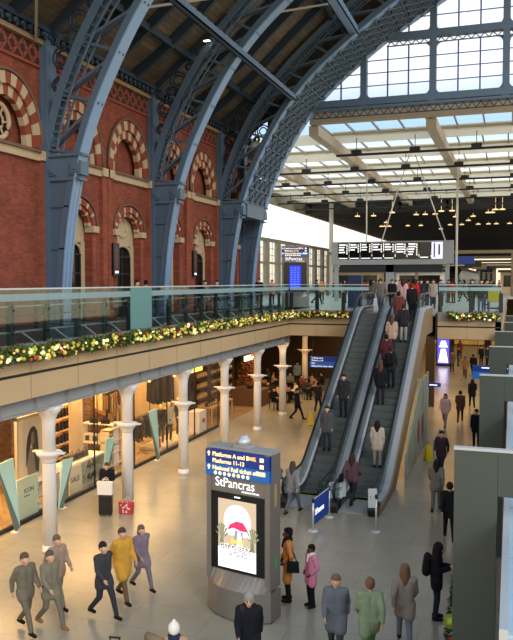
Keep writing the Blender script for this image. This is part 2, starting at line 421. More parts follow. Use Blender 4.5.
# ================================================================ IRON RIBS
SOF = [(-16.22, 5.95), (-16.18, 7.4), (-15.98, 9.4), (-15.70, 11.0), (-15.35, 12.4), (-14.72, 14.1), (-13.75, 16.0), (-12.75, 17.6), (-11.6, 19.0), (-10.3, 20.2), (-8.1, 21.9), (-6.0, 23.3), (-3, 25.0), (0, 26.4), (4, 27.8)]
UPC = [(-16.85, 12.6), (-16.62, 13.6), (-16.2, 14.8), (-15.6, 16.1), (-14.8, 17.5), (-13.9, 18.7), (-12.9, 19.9), (-11.4, 21.3), (-9.4, 22.9), (-7.0, 24.6), (-4.0, 26.3), (-1, 27.7), (3.4, 29.4)]
def lerp_path(P, t):
    L = [0]
    for a, b in zip(P[:-1], P[1:]): L.append(L[-1]+math.dist(a, b))
    s = t*L[-1]
    for i in range(len(P)-1):
        if s <= L[i+1]+1e-9:
            u = (s-L[i])/(L[i+1]-L[i]); return (P[i][0]+(P[i+1][0]-P[i][0])*u, P[i][1]+(P[i+1][1]-P[i][1])*u)
    return P[-1]
def norms(P):
    out = []
    for i in range(len(P)):
        a = P[max(0, i-1)]; b = P[min(len(P)-1, i+1)]; d = (b[0]-a[0], b[1]-a[1]); l = math.hypot(*d); out.append((-d[1]/l, d[0]/l))
    return out
def sweep_box(mb, P, y0, y1, t0, t1):
    """band along an arch profile, from offset t0 to t1 along the outward normal"""
    N = norms(P); a = [(p[0]+n[0]*t0, p[1]+n[1]*t0) for p, n in zip(P, N)]; b = [(p[0]+n[0]*t1, p[1]+n[1]*t1) for p, n in zip(P, N)]
    mb.strip(a, b, y0, y1, 'Y')
def smooth_path(P, n=40): return [lerp_path(P, i/n) for i in range(n+1)]
def catmull(P, k=4):
    out = []
    for i in range(len(P)-1):
        p0 = P[max(0, i-1)]; p1 = P[i]; p2 = P[i+1]; p3 = P[min(len(P)-1, i+2)]
        for j in range(k):
            t = j/k; out.append(tuple(.5*((2*p1[m])+(-p0[m]+p2[m])*t+(2*p0[m]-5*p1[m]+4*p2[m]-p3[m])*t*t+(-p0[m]+3*p1[m]-3*p2[m]+p3[m])*t**3) for m in (0, 1)))
    return out+[P[-1]]
SOFS = catmull(SOF); UPCS = catmull(UPC)
SOFU = [p for p in SOFS if p[1] > 12.2]
mid = mat('slate_blue_iron', '#4c5d6f', .5, .1)
def make_rib(Y, label, lattice_to=None):
    r = empty('iron_arch_rib', (-16.5, Y, 5.95), 0, label, 'roof rib', 'iron arch ribs along the brick wall')
    def B(mb, name, m, **k):
        mb.v = [(x+16.5, y-Y, z-5.95) for x, y, z in mb.v]; return mb.build(name, m, r, **k)
    s = MB(); sweep_box(s, SOFS, Y-.29, Y+.29, 0, .06); B(s, 'soffit_plate', irnlit)
    s = MB()
    for yy in (Y-.22, Y+.16): sweep_box(s, SOFS, yy, yy+.06, .05, .34)
    sweep_box(s, SOFS, Y-.2, Y+.2, .34, .38)
    B(s, 'lower_chord', irn)
    s = MB()
    for yy in (Y-.24, Y+.18): sweep_box(s, UPCS, yy, yy+.06, -.12, .14)
    sweep_box(s, UPCS, Y-.26, Y+.26, .12, .18); B(s, 'upper_chord', irn)
    # ladder lacing beneath the upper chord
    s = MB(); N = norms(UPCS)
    inner = [(p[0]-n[0]*-.0+(-n[0])*.42, p[1]-n[1]*.42) for p, n in zip(UPCS, N)]
    for yy in (Y-.22, Y+.18):
        for i in range(len(inner)-1): s.bar((inner[i][0], yy, inner[i][1]), (inner[i+1][0], yy, inner[i+1][1]), .06)
        for i in range(0, len(inner)): s.bar((inner[i][0], yy, inner[i][1]), (UPCS[i][0], yy, UPCS[i][1]), .05)
    B(s, 'lacing', irn)
    # lattice web
    n = 13; s = MB()
    U = [lerp_path(UPCS, i/n) for i in range(n+1)]; Lw = [lerp_path(SOFU, min(1, max(0, i/n))) for i in range(n+1)]
    for i in range(n+1):
        for yy in (Y-.14, Y+.14):
            s.bar((U[i][0], yy, U[i][1]), (Lw[i][0], yy, Lw[i][1]), .05, .10)
            if i < n:
                s.bar((U[i][0], yy, U[i][1]), (Lw[i+1][0], yy, Lw[i+1][1]), .05, .11)
        if i < n:
            for q in range(5):
                t0, t1 = q/5, (q+1)/5; A = lambda t: (U[i][0]*(1-t)+Lw[i][0]*t, U[i][1]*(1-t)+Lw[i][1]*t)
                s.bar((*A(t0)[:1], Y-.14, A(t0)[1]), (*A(t1)[:1], Y+.14, A(t1)[1]), .03)
    B(s, 'lattice_web', mid)
    # post on the wall
    s = MB().box(-17.08, -16.98, Y-.34, Y+.34, 5.95, 17.0).box(-16.98, -16.80, Y-.3, Y-.22, 5.95, 17.0).box(-16.98, -16.80, Y+.22, Y+.3, 5.95, 17.0).box(-16.84, -16.76, Y-.32, Y+.32, 5.95, 17.0)
    B(s, 'wall_post', irn)
    # plate web below the knee, with stiffeners, and the moulded knee band
    s = MB()
    low = [p for p in SOFS if p[1] < 12.3]
    for yy in (Y-.16, Y+.12):
        for a, b in zip(low[:-1], low[1:]): s.prism([(-16.85, a[1]), (a[0], a[1]), (b[0], b[1]), (-16.85, b[1])], yy, yy+.04, 'Y')
    for z in (7.2, 8.8, 10.4): s.box(-16.8, lerp_path(low, (z-5.95)/6.35)[0]-.1, Y-.22, Y+.22, z, z+.06)
    B(s, 'web_plate', mid)
    s = MB().box(-16.98, -15.28, Y-.30, Y+.30, 12.30, 12.40).box(-16.98, -15.42, Y-.27, Y+.27, 11.40, 11.50)
    s.box(-16.98, -15.55, Y-.2, Y+.2, 11.5, 12.3)
    for x in (-16.72, -15.62):
        for i, (h, q) in enumerate(((.26, .28), (.17, .33), (.08, .37))): s.box(x-h, x+h, Y-q, Y+q, 11.86-h, 11.86+h)
    B(s, 'knee_band', irn)
    # spandrel tracery
    s = MB()
    for x, z, q in ((-16.25, 16.05, .42), (-15.55, 17.35, .40), (-16.45, 15.05, .26), (-14.7, 18.35, .33), (-16.6, 16.75, .20), (-16.6, 14.3, .15), (-14.05, 19.1, .2), (-15.0, 17.95, .16), (-16.0, 16.85, .2)):
        for rr in (q, q*.62):
            s.tube([(x+rr*math.cos(2*math.pi*i/16), Y, z+rr*math.sin(2*math.pi*i/16)) for i in range(16)], .045, 5, True)
        for i in range(4):
            t = i*math.pi/2+.4; s.bar((x+q*.62*math.cos(t), Y, z+q*.62*math.sin(t)), (x+q*math.cos(t), Y, z+q*math.sin(t)), .05)
    s.bar((-16.85, Y, 17.0), (-12.9, Y, 20.15), .22, .30); B(s, 'spandrel_tracery', irndk)
    if lattice_to:
        Y2 = lattice_to; s = MB(); m = 30
        Q = [lerp_path(SOFU, i/m) for i in range(m+1)]
        def X(a, b): s.bar(a, b, .10, .14)
        ys = [Y+(Y2-Y)*k/4 for k in range(5)]
        for i in range(m):
            a, b = Q[i], Q[i+1]
            for k in range(4):
                X((a[0], ys[k], a[1]), (b[0], ys[k+1], b[1])); X((a[0], ys[k+1], a[1]), (b[0], ys[k], b[1]))
                c = ((a[0]+b[0])/2, (ys[k]+ys[k+1])/2, (a[1]+b[1])/2); d = Vector((b[0]-a[0], 0, b[1]-a[1])).normalized()
                s.tube([(c[0]+.28*math.cos(t)*d.x, c[1]+.28*math.sin(t), c[2]+.28*math.cos(t)*d.z) for t in [j*math.pi/5 for j in range(10)]], .04, 4, True)
            X((a[0], Y, a[1]), (a[0], Y2, a[1]))
        for yk in ys[1:-1]:
            for i in range(m): s.bar((Q[i][0], yk, Q[i][1]), (Q[i+1][0], yk, Q[i+1][1]), .09, .12)
        B(s, 'soffit_lattice', mid)
        s = MB().box(-17, -15.3, Y+.3, Y2-.3, 11.5, 12.35); B(s, 'knee_soffit', irn)
    return r
make_rib(24.97, 'nearest blue iron arch rib, soffit lit pale blue, at the left')
make_rib(33.85, 'middle blue iron arch rib, second from the left along the brick wall')
make_rib(42.9, 'blue iron arch rib with a fretwork underside, just before the glazed gable', 46.7)
r4 = make_rib(47.0, 'last blue iron arch rib carrying the glazed gable window')
# purlins along the shed
def purlin(p, y0, y1, w_, h, label, m=irn):
    o = empty('roof_purlin', (p[0], y0, p[1]), 0, label, 'roof beam')
    s = MB().box(-w_/2, w_/2, 0, y1-y0, -h/2, -h/2+.05).box(-w_/2, -w_/2+.06, 0, y1-y0, -h/2, h/2).box(w_/2-.06, w_/2, 0, y1-y0, -h/2, h/2)
    s.build('flange', m, o)
    s = MB(); y = .3
    while y < y1-y0-.6: s.bar((-w_/2, y, h/2), (w_/2, y+.5, h/2), .05); s.bar((w_/2, y, h/2), (-w_/2, y+.5, h/2), .05); y += .6
    s.build('lacing', m, o)
    return o
purlin((-12.25, 18.25), 25.3, 42.6, .30, .30, 'slim pale blue beam crossing behind the three arch ribs')
purlin((-8.75, 21.75), 34.1, 46.7, .55, .35, 'wide blue beam coming down to the glazed gable', irnlit)
# rafters and roof joists: dark, under the boards
rf = []
for i in range(12):
    Y = 16.1+i*2.235+.0
    if min(abs(Y-q) for q in (24.97, 33.85, 42.9)) < .5: continue
    s = MB(); P = catmull(ROOF[:9], 3); sweep_box(s, P, Y-.11, Y+.11, -.42, -.02)
    o = s.build('roof_rafter', irndk); tag(o, 'dark blue curved rafter under the roof boards', 'rafter', 'dark rafters between the arch ribs')
for (x, z) in ((-14.9, 18.6), (-10.0, 22.8), (-6.5, 25.3)):
    o = MB().box(x-.08, x+.08, 13, 47, z-.35, z-.05).build('roof_batten', irndk)
    tag(o, 'long dark beam along the shed under the rafters', 'roof beam', 'dark beams along the shed roof')
# pale bracing rods
for a, b in (((-16.9, 17.9-.9, 24.2), (-14.2, 19.2, 20.5)), ((-14.3, 19.0, 27.5), (-11.8, 21.2, 32.9)), ((-12.6, 20.5, 30), (-10.4, 22.3, 33.4)), ((-11.6, 21.3, 36), (-9.2, 23.3, 41))):
    o = MB().bar((a[0], a[2], a[1]-.5), (b[0], b[2], b[1]-.5), .10).build('bracing_rod', mat('pale_rod', '#9c9284', .7))
    tag(o, 'pale bracing rod crossing the dark roof boards', 'rod', 'pale bracing rods in the roof')
# floodlight on the second rib, silver dome lamp on the third
p = at(207, 39, Y=33.3); f = empty('floodlight', p, 0, 'small lit white floodlight high beside the middle arch rib', 'lamp')
MB().box(-.16, .16, -.08, .08, -.08, .06).build('housing', darkm, f); MB().box(-.14, .14, -.10, .06, -.10, -.08).build('lens', mat('lamp_lens', '#fff0c8', .3, emit=6, var=0), f)
MB().bar((0, 0, 0), (.35, .4, .35), .05).build('arm', darkm, f)
p = at(256, 147, Y=43.3); f = empty('dome_lamp', p, 0, 'round silver dome lamp hanging in the lattice of the third arch rib', 'lamp')
MB().lathe([(.02, .36), (.10, .34), (.30, .22), (.42, 0), (.43, -.06), (.38, -.08)], n=16).build('dome', steelb, f, True)
MB().lathe([(.38, -.07), (.30, -.2), (.05, -.28)], n=16).build('diffuser', mat('opal', '#d9d4c8', .4), f, True)
MB().bar((0, 0, .3), (0, -.1, 1.0), .05).build('hanger', darkm, f)

# ================================================================ GLAZED GABLE (Y = 47)
GY = 47.05
def zsof(x):
    for a, b in zip(SOFS[:-1], SOFS[1:]):
        if a[0] <= x <= b[0] and a[1] > 12: return a[1]+(b[1]-a[1])*(x-a[0])/(b[0]-a[0]+1e-9)
    return 12.0 if x < -15 else 27.8
gab = MB()
BOT, TR = 18.35, 22.45
def hbar(z, h, d=.5, x0=None, mb=gab):
    x = -15.0
    while zsof(x) < z and x < 14: x += .05
    mb.box(x-.3, 14, GY-d/2, GY+d/2, z-h/2, z+h/2)
hbar(18.72, .42); hbar(TR+.05, .42); hbar(18.36, .14, .7); hbar(26.6, .4)
for x in (-13.1, -8.95, -4.75, -.55, 3.65, 7.85, 12.0):
    gab.box(x-.2, x+.2, GY-.235, GY+.235, 18.45, max(19, zsof(x)+.3) if x < 4 else 28)
struct(gab.build('window_20', irn))
# lattice strip under the transom and under the sill
ls = MB()
for z0, z1 in ((22.0, 22.26), (17.92, 18.30)):
    x = -15.0
    while zsof(x) < z1: x += .05
    ls.box(x, 14, GY-.05, GY+.05, z0-.03, z0+.02)
    while x < 14: ls.bar((x, GY, z0), (x+.25, GY, z1), .05); ls.bar((x+.25, GY, z1), (x+.5, GY, z0), .05); x += .5
struct(ls.build('window_20', irndk))
# rounded corner gussets and glazing bars
gb = MB(); gus = MB(); XS = [-13.1, -8.95, -4.75, -.55, 3.65, 7.85, 12.0]
for x0, x1 in zip(XS[:-1], XS[1:]):
    for z0, z1 in ((18.93, 21.98), (22.66, 26.4)):
        for i in (1, 2):
            x = x0+.2+(x1-x0-.4)*i/3
            if zsof(x) > z0: gb.box(x-.045, x+.045, GY-.05, GY+.05, z0, min(z1, zsof(x)+.3))
        for i in (1, 2, 3):
            z = z0+(z1-z0)*i/4; xx = x0
            while xx < x1 and zsof(xx) < z: xx += .05
            if xx < x1: gb.box(xx-.1, x1, GY-.03, GY+.03, z-.025, z+.025)
        for cx_, sx_ in ((x0+.2, 1), (x1-.2, -1)):
            for cz_, sz_ in ((z0, 1), (z1, -1)):
                if zsof(cx_) < cz_+.2 and x0 < 0: continue
                rr = .35; poly = [(cx_, cz_)]+[(cx_+sx_*(rr-rr*math.sin(t)), cz_+sz_*(rr-rr*math.cos(t))) for t in [math.pi/2*j/5 for j in range(6)]]
                gus.prism(poly, GY-.1, GY+.1, 'Y')
struct(gb.build('window_20', mat('violet_blue_bar', '#4c5c96', .5))); struct(gus.build('window_20', irn))
pg = MB(); X0 = [p for p in SOFS if p[1] > 18.0]
poly = [(p[0]-.1, p[1]) for p in X0]+[(14, 28.5), (14, 18.4), (X0[0][0], 18.4)]
pg.prism(poly, GY+.12, GY+.14, 'Y'); struct(pg.build('window_20', skyg))
a_ = [(-17.6, 12.2)]+[p for p in SOFS if p[1] > 12.2]; sp_ = MB()
for q_, r_ in zip(a_[1:-1], a_[2:]):
    zr = lambda x: next((u[1]+(v_[1]-u[1])*(x-u[0])/(v_[0]-u[0]) for u, v_ in zip(ROOF[:-1], ROOF[1:]) if u[0] <= x <= v_[0]), 30)
    sp_.prism([(q_[0], q_[1]+.1), (r_[0], r_[1]+.1), (r_[0], zr(r_[0])), (q_[0], zr(q_[0]))], 47.32, 47.40, 'Y')
struct(sp_.build('wall_gable', irndk))

# ================================================================ FLAT ROOF BEYOND
bst = mat('beige_roof_steel', '#b9aa94', .6, var=.06)
rp = glass('translucent_roof_panel', (.9, .88, .8), .02, .3, .90, (.95, .90, .78))
drk = mat('dark_louvre', '#1c1d22', .6, var=.2)
struct(MB().box(-12.75, 14, 48.2, 48.7, 17.85, 18.55).build('trim_20', bst))
for x in (-20, -12.6, -5.0, 2.6, 10):
    y0 = 48.7 if x > -13 else 56
    struct(MB().box(x-.32, x+.32, y0, 98, 17.2, 17.85).box(x-.12, x+.12, y0, 98, 17.8, 18.0).build('trim_21', bst))
# panels with skylight strips
RX0, RX1 = -26.7, 14
pan = MB(); sky = MB(); bars = MB(); rails = MB(); boxes = MB()
y = 48.7; first = True
strips = [(48.9, 53.4)]+[(56.5+8*i, 60.3+8*i) for i in range(5)]
prev = 48.7
for a, b in strips:
    x0 = RX0 if a > 55 else -12.4
    pan.box(x0, RX1, prev, a, 18.0, 18.2); prev = b
    sky.box(x0, RX1, a, b, 18.12, 18.14)
    x = x0
    while x < RX1: bars.box(x-.05, x+.05, a, b, 17.98, 18.12); x += 1.75
    pan.box(x0, RX1, b, b+.1, 17.9, 18.3)
for yy, x0 in ((54.6, -12.4), (62.5, RX0), (70.5, RX0), (78.5, RX0), (86.5, RX0), (94, RX0)):
    rails.box(x0, RX1, yy-.08, yy+.08, 16.7, 16.86)
    x = x0+1.5
    while x < RX1: boxes.box(x-.35, x+.35, yy-.25, yy+.25, 16.78, 17.1); rails.bar((x, yy, 16.8), (x, yy, 18), .05); x += 4.2
pan.box(RX0, RX1, prev, 99, 18.0, 18.2)
struct(pan.build('ceiling', rp)); struct(sky.build('window_21', glass('skylight_glass', (.95, .98, 1), .03))); struct(bars.build('window_21', steelg))
struct(rails.build('trim_22', darkm)); struct(boxes.build('trim_22', darkm))
# dark louvred part further on
lv = MB().box(RX0, 16, 99, 330, 18.0, 18.3)
y = 99
while y < 320: lv.box(RX0, 16, y, y+.25, 16.6, 17.9); y += 2.4 if y < 160 else 6
for x in range(-26, 17, 6): lv.box(x-.15, x+.15, 99, 330, 16.9, 17.9)
struct(lv.build('ceiling', drk))
struct(MB().box(RX0-.4, RX0, 56, 330, 16.6, 18.4).build('trim_23', mat('brown_edge', '#857a6a', .6)))
for i in range(34):
    x = random.uniform(-22, 12); yy = random.choice((97, 101, 106, 113, 121, 130))
    o = MB().lathe([(.02, 1.7), (.02, .06), (.14, .05), (.34, 0), (.36, -.10), (.05, -.12)], n=10, c=(x, yy, 16.4)).build('downlight', mat('warm_downlight', '#ffd9a0', .4, emit=3 if i % 3 else 1, var=0))
    tag(o, 'small warm lamp under the edge of the dark louvred roof', 'lamp', 'small lamps under the dark roof edge')
# slim mast columns and stay cables
def cable(a, b, label, r=.05):
    o = MB().tube([Vector(a)+(Vector(a)-Vector(b))*max(0, (17.95-a[2])/(a[2]-b[2])), Vector(b)+Vector((0, -.2, -.15))], r, 6).build('stay_cable', mat('pale_cable', '#b9b4a8', .5)); tag(o, label, 'cable'); return o
cable(at(399, 187, Y=62), at(380, 246, Y=60.4), 'pale stay cable slanting down to the left half of the departures board')
cable(at(428, 190, Y=62), at(446, 240, Y=60.4), 'pale stay cable slanting down to the right end of the departures board')
cable(at(367, 192, Y=64), at(367, 246, Y=60.4), 'short upright pale cable above the left part of the departures board')
p = at(456, 300, Y=66)
o = MB().tube([(p.x, 66, 5.95), (p.x, 66, 17.6)], .09, 8).build('roof_mast', mat('pale_cable', '#b9b4a8')); tag(o, 'thin pale mast rising past the right end of the departures board', 'mast')
p = at(331, 280, Y=95)
o = MB().tube([(p.x, 95, 5.95), (p.x, 95, 17.5)], .28, 8).build('roof_mast', mat('pale_cable', '#b9b4a8')); tag(o, 'pale round mast left of the departures board', 'mast')

# far left facade with tall windows
fac = MB(); FX = -27.0
fac.box(FX-.3, FX, 60, 320, 5.95, 6.6); fac.box(FX-.3, FX, 60, 320, 12.2, 12.6); fac.box(FX-.2, FX, 60, 320, 9.6, 9.85)
y = 60
while y < 320: fac.box(FX-.35, FX+.15, y, y+1.1, 5.95, 12.6); y += 4.5
struct(fac.build('wall_far_left', mat('dark_cream_frame', '#8b8474', .6)))
gl = MB().box(FX-.2, FX-.15, 60, 320, 6.6, 12.2); struct(gl.build('window_22', skyg))
cc = mat('cream_panel', '#cfc2a2', .5)
pn = MB(); y = 61.4
while y < 320:
    pn.box(FX-.14, FX-.08, y+1.4, y+1.5, 6.6, 12.2)
    for z in (7.4, 8.4, 10.6, 11.4): pn.box(FX-.14, FX-.08, y, y+2.9, z, z+.07)
    y += 4.5
struct(pn.build('window_22', cc))
# ================================================================ COLUMNS
def column_proto():
    r = empty('cast_iron_column')
    MB().lathe([(.235, 0), (.235, .06), (.22, .09), (.205, .2)], n=20).build('base', white, r, True)
    MB().lathe([(.205, .15), (.185, 2.62), (.18, 2.7)], n=20).build('shaft', white, r, True)
    s = MB().lathe([(.18, 2.5), (.21, 2.6), (.23, 2.66), (.34, 2.75), (.36, 2.79), (.36, 2.83), (.18, 2.86)], n=20)
    s.prism([(-.50, -.07), (.50, -.07), (.50, .07), (-.50, .07)], 2.79, 2.84, 'Z')
    s.build('bracket_ring', white, r, True)
    MB().lathe([(.18, 2.84), (.175, 3.55), (.19, 3.6), (.19, 3.66), (.20, 3.75), (.26, 3.9), (.33, 3.98), (.34, 4.04), (.34, 4.08), (.2, 4.10)], n=20).build('capital', white, r, True)
    MB().box(-.30, .30, -.30, .30, 4.04, 4.12).box(-.05, .05, -.22, .22, 4.1, 4.5).build('head_plate', white, r)
    return r
colp = column_proto()
CL = ['white cast iron column nearest, in front of the boot shop at the left', 'white cast iron column beside the suitcase and the red bag', 'white cast iron column in front of the mannequins, third along the arcade',
      'white cast iron column rising behind the wayfinding totem, fourth along', 'white cast iron column, fifth along the arcade, left of the seated man in black', 'white cast iron column at the corner of the arcade beside the cafe']
for i, y in enumerate((17.8, 22.3, 26.85, 31.35, 35.95, 40.4)):
    o = colp if i == 0 else copy_tree(colp); o.location = (-12.2, y, 0); tag(o, CL[i], 'column', 'white arcade columns')
o = copy_tree(colp); o.location = (-13.2, 48.9, 0); tag(o, 'farther cream-lit column behind the cafe, left of the hanging blue sign', 'column')
for ch in o.children: ch.scale = (1, 1, 1.05)
for i, y in enumerate((22.0, 26.6, 31.2, 35.8)):
    o = copy_tree(colp); o.location = (-17.4, y, 0); tag(o, 'column standing inside the shops behind the glass', 'column', 'columns inside the shops')
    for ch in o.children:
        ch.material_slots[0].link = 'OBJECT'; ch.material_slots[0].material = mat('tan_paint', '#a58a68', .6)

# ================================================================ BALUSTRADES
def balustrade(name, a, b, label, tealpos=None, struts=True, skip=()):
    a = Vector((*a, 5.97)); b = Vector((*b, 5.97)); L = (b-a).length; ang = math.atan2(b.y-a.y, b.x-a.x)
    r = empty(name, a, ang, label, 'balustrade')
    n = max(1, round(L/1.55)); d = L/n
    for i in range(n):
        x0, x1 = i*d+.012, (i+1)*d-.012
        if tealpos is not None and i == tealpos:
            tag(MB().box(x0, x1, -.010, .010, .02, 1.42).build('glass_panel', teal, r), 'teal tinted glass panel'); continue
        MB().box(x0, x1, -.008, .008, .02, 1.12).box(x0, x1, -.008, .008, 1.30, 1.42).build('glass_panel', balg, r)
        MB().box(x0, x1, -.009, .009, 1.12, 1.30).build('frosted_band', frost, r)
    for i in range(n+1):
        x = min(i*d, L-.1)+.06
        s = MB().box(x-.10, x+.10, .06, .16, 0, 1.0).box(x-.03, x+.03, 0, .08, .25, .31).box(x-.03, x+.03, 0, .08, .85, .91)
        s.build('post', darkm, r)
    MB().box(0, L, -.025, .025, 1.41, 1.45).build('handrail', steelb, r)
    if struts:
        s = MB().bar((0, .12, .98), (L, .12, .98), .04).bar((0, .42, .30), (L, .42, .30), .05)
        for i in range(n): s.bar((i*d+.9, .45, .32), (i*d+1.15, .15, .0), .04)
        s.build('lower_rail', steelg, r)
    return r
balustrade('glass_balustrade', (-11.86, 8.15), (-11.86, 40.4), 'long glass balustrade with dark posts along the left balcony above the arcade', tealpos=9)
balustrade('glass_balustrade', (-11.8, 40.45), (-7.35, 40.45), 'short glass balustrade on the cross balcony between the left balcony and the escalators', struts=False)
balustrade('glass_balustrade', (-3.65, 40.45), (-.5, 40.45), 'glass balustrade on the cross balcony right of the escalators', struts=False)
# second barrier row deeper on the balcony
s = empty('platform_railing', (-15.2, 8, 5.95), 0, 'dark bar railing deeper on the left balcony in front of the brick wall', 'railing')
q = MB(); y = 0
while y < 36: q.box(-.05, .05, y, y+.1, 0, 1.05); y += 1.5
q.build('post', darkm, s); MB().box(-.03, .03, 0, 36, 1.0, 1.05).box(-.02, .02, 0, 36, .5, .54).box(-.02, .02, 0, 36, .15, .19).build('rail', darkm, s)

# ================================================================ GARLANDS
leafm = mat('garland_green', '#4a5a26', .6, var=.55, scale=30)
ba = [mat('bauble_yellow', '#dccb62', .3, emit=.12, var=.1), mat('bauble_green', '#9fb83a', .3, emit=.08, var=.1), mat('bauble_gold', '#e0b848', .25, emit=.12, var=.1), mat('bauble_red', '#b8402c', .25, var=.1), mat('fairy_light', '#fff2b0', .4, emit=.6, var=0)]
bme = []
for m_ in ba:
    t = MB().ball((0, 0, 0), .055, 6).build('bauble', m_, None, True); bme.append(t.data); bpy.data.objects.remove(t)
def garland(a, b, label, nb, dens, seed):
    rnd = random.Random(seed); a = Vector((*a, 5.93)); b = Vector((*b, 5.93)); L = (b-a).length; ang = math.atan2(b.y-a.y, b.x-a.x)
    r = empty('christmas_garland', a, ang, label, 'garland'); lf = MB()
    def pos():
        x = rnd.uniform(0, L); z = -.12-.10*abs(math.sin(x*math.pi/1.55))+.0; t = rnd.uniform(0, 6.28); q = .17*math.sqrt(rnd.random())
        return x, -.13+q*math.cos(t)*.9, z+q*math.sin(t)*1.1+.03
    for i in range(int(L*dens)):
        x, y, z = pos(); d = Vector((rnd.uniform(-1, 1), rnd.uniform(-1, .6), rnd.uniform(-1, 1))).normalized()*.11; e_ = Vector((rnd.uniform(-1, 1), rnd.uniform(-1, 1), rnd.uniform(-1, 1))).normalized()*.025
        p = Vector((x, y, z)); lf.add([p-e_, p+e_, p+d+e_*.6, p+d-e_*.6], [(0, 1, 2, 3)])
    o = lf.build('foliage', leafm, r); o['kind'] = 'stuff'
    rest = MB(); pts = sorted([pos() for _ in range(nb)])
    for i, (x, y, z) in enumerate(pts):
        y = -.13-.16-rnd.random()*.05 if rnd.random() < .8 else y
        k = rnd.choices((0, 1, 2, 3, 4), (3, 3, 3, 1.6, 2.5))[0]; sc_ = rnd.uniform(.6, 1.15)
        if i < 100:
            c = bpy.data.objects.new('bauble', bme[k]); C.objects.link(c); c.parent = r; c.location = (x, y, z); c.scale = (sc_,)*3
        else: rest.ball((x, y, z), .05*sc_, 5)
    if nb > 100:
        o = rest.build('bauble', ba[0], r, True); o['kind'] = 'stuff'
        for m_ in ba[1:]: o.data.materials.append(m_)
        per = len(o.data.polygons)//(nb-100)
        ks = [rnd.choices((0, 1, 2, 3, 4), (3, 3, 3, 1.4, 2))[0] for _ in range(nb-100)]
        for i, p in enumerate(o.data.polygons): p.material_index = ks[min(nb-101, i//per)]
    return r
garland((-11.72, 12.5), (-11.72, 22.5), 'christmas garland on the left balcony edge, the nearest length, left of the teal pane', 190, 620, 1)
garland((-11.72, 22.5), (-11.72, 40.4), 'christmas garland on the left balcony edge, the farther length, beyond the teal pane', 420, 420, 2)
garland((-11.7, 40.4), (-7.4, 40.4), 'short christmas garland on the cross balcony left of the escalators', 95, 420, 3)
garland((-3.2, 40.4), (-.6, 40.4), 'short christmas garland on the cross balcony right of the escalators', 60, 420, 4)

# ================================================================ SHOPS
SX = -14.4
shop_div = (12, 23.7, 30.6, 36.0)
mul = MB(); y = 8
for i in range(10):
    mul.box(SX-.025, SX+.025, 8.6+i*3.05-.02, 8.6+i*3.05+.02, 0, 4.2)
mul.box(SX-.05, SX+.05, 8, 36, 0, .12).box(SX-.05, SX+.05, 8, 36, 4.12, 4.5)
struct(mul.build('window_30', darkm))
struct(MB().box(SX-.006, SX+.006, 8, 36, .1, 4.15).build('window_30', glass('shop_glass', (.96, .96, .95), .10)))
brown = brickmat('brown_brick', '#8a6440', '#6b4a2e', '#50391f', 1.0)
warmw = mat('amber_shop_wall', '#c98a3c', .7, var=.15); creamw = mat('cream_shop_wall', '#d8bf94', .7)
shopdk = mat('dark_shop_wall', '#3a2c20', .7, var=.3)
struct(MB().box(-20.3, -20, 8, 24, 0, 4.55).build('wall_shop', brown))
struct(MB().box(-20.3, -20, 24, 31, 0, 4.55).build('wall_shop', brown)); struct(MB().box(-20.3, -20, 31, 50, 0, 4.55).build('wall_shop', shopdk))
brownX = brickmat('brown_brick_across', '#7c5a3a', '#5e4028', '#46341f', 1.0, 'XZ')
struct(MB().box(-20, -16.2, YX(104, -16.2), YX(104, -16.2)+.2, 0, 4.55).build('wall_shop', brownX))
struct(MB().box(-20, -16.0, YX(180, -16), YX(180, -16)+.2, 0, 4.55).build('wall_shop', creamw))
struct(MB().box(-20, -16.9, YX(42, -16.9), YX(42, -16.9)+.15, 0, 4.55).build('wall_shop', brownX))
def G(px, py, z=0): return at(px, py, Z=z)
# teal folded display panels
tl = mat('teal_display', '#a9cdc0', .5, var=.04); tld = mat('grey_teal_display', '#5a7168', .5, var=.04)
def kite(base, h, w_, lean, label, flip=1):
    r = empty('folded_display_panel', base, 0, label, 'display panel')
    # two hinged facets meeting on a slanting crease
    a, b, c, d = Vector((0, 0, .02)), Vector((.05*flip, .0, h)), Vector((-.05, -w_*flip, h*.97)), Vector((.06, w_*.45*flip, h*.60))
    n = Vector((.05, 0, 0))
    def tri(p, q, s_, m, nm):
        mb = MB().add([p, q, s_, p-n, q-n, s_-n], [(0, 1, 2), (5, 4, 3), (0, 3, 4, 1), (1, 4, 5, 2), (2, 5, 3, 0)]); return mb.build(nm, m, r)
    base_f = Vector((.0, w_*.55*flip, .10))
    tri(base_f, c, b, tl, 'light_facet'); tri(base_f, Vector((.02, w_*.2*flip, .0)), c, tld, 'dark_facet')
    MB().box(-.12, .08, w_*.2*flip-.1, w_*.2*flip+.1, 0, .03).build('foot', white, r)
    return r
kite((-14.1, YX(9, -14.1), 0), 2.3, .62, 0, 'folded teal and grey display panel at the far left edge, the tallest')
kite((-14.1, YX(62, -14.1), 0), 1.6, .62, 0, 'folded teal and grey display panel just right of the nearest column', -1)
kite((-14.1, YX(106, -14.1), 0), 1.75, .62, 0, 'folded teal display panel behind the person with the suitcase', -1)
kite((-14.1, YX(155, -14.1), 0), 2.25, .6, 0, 'slim folded teal display panel in front of the mannequins')
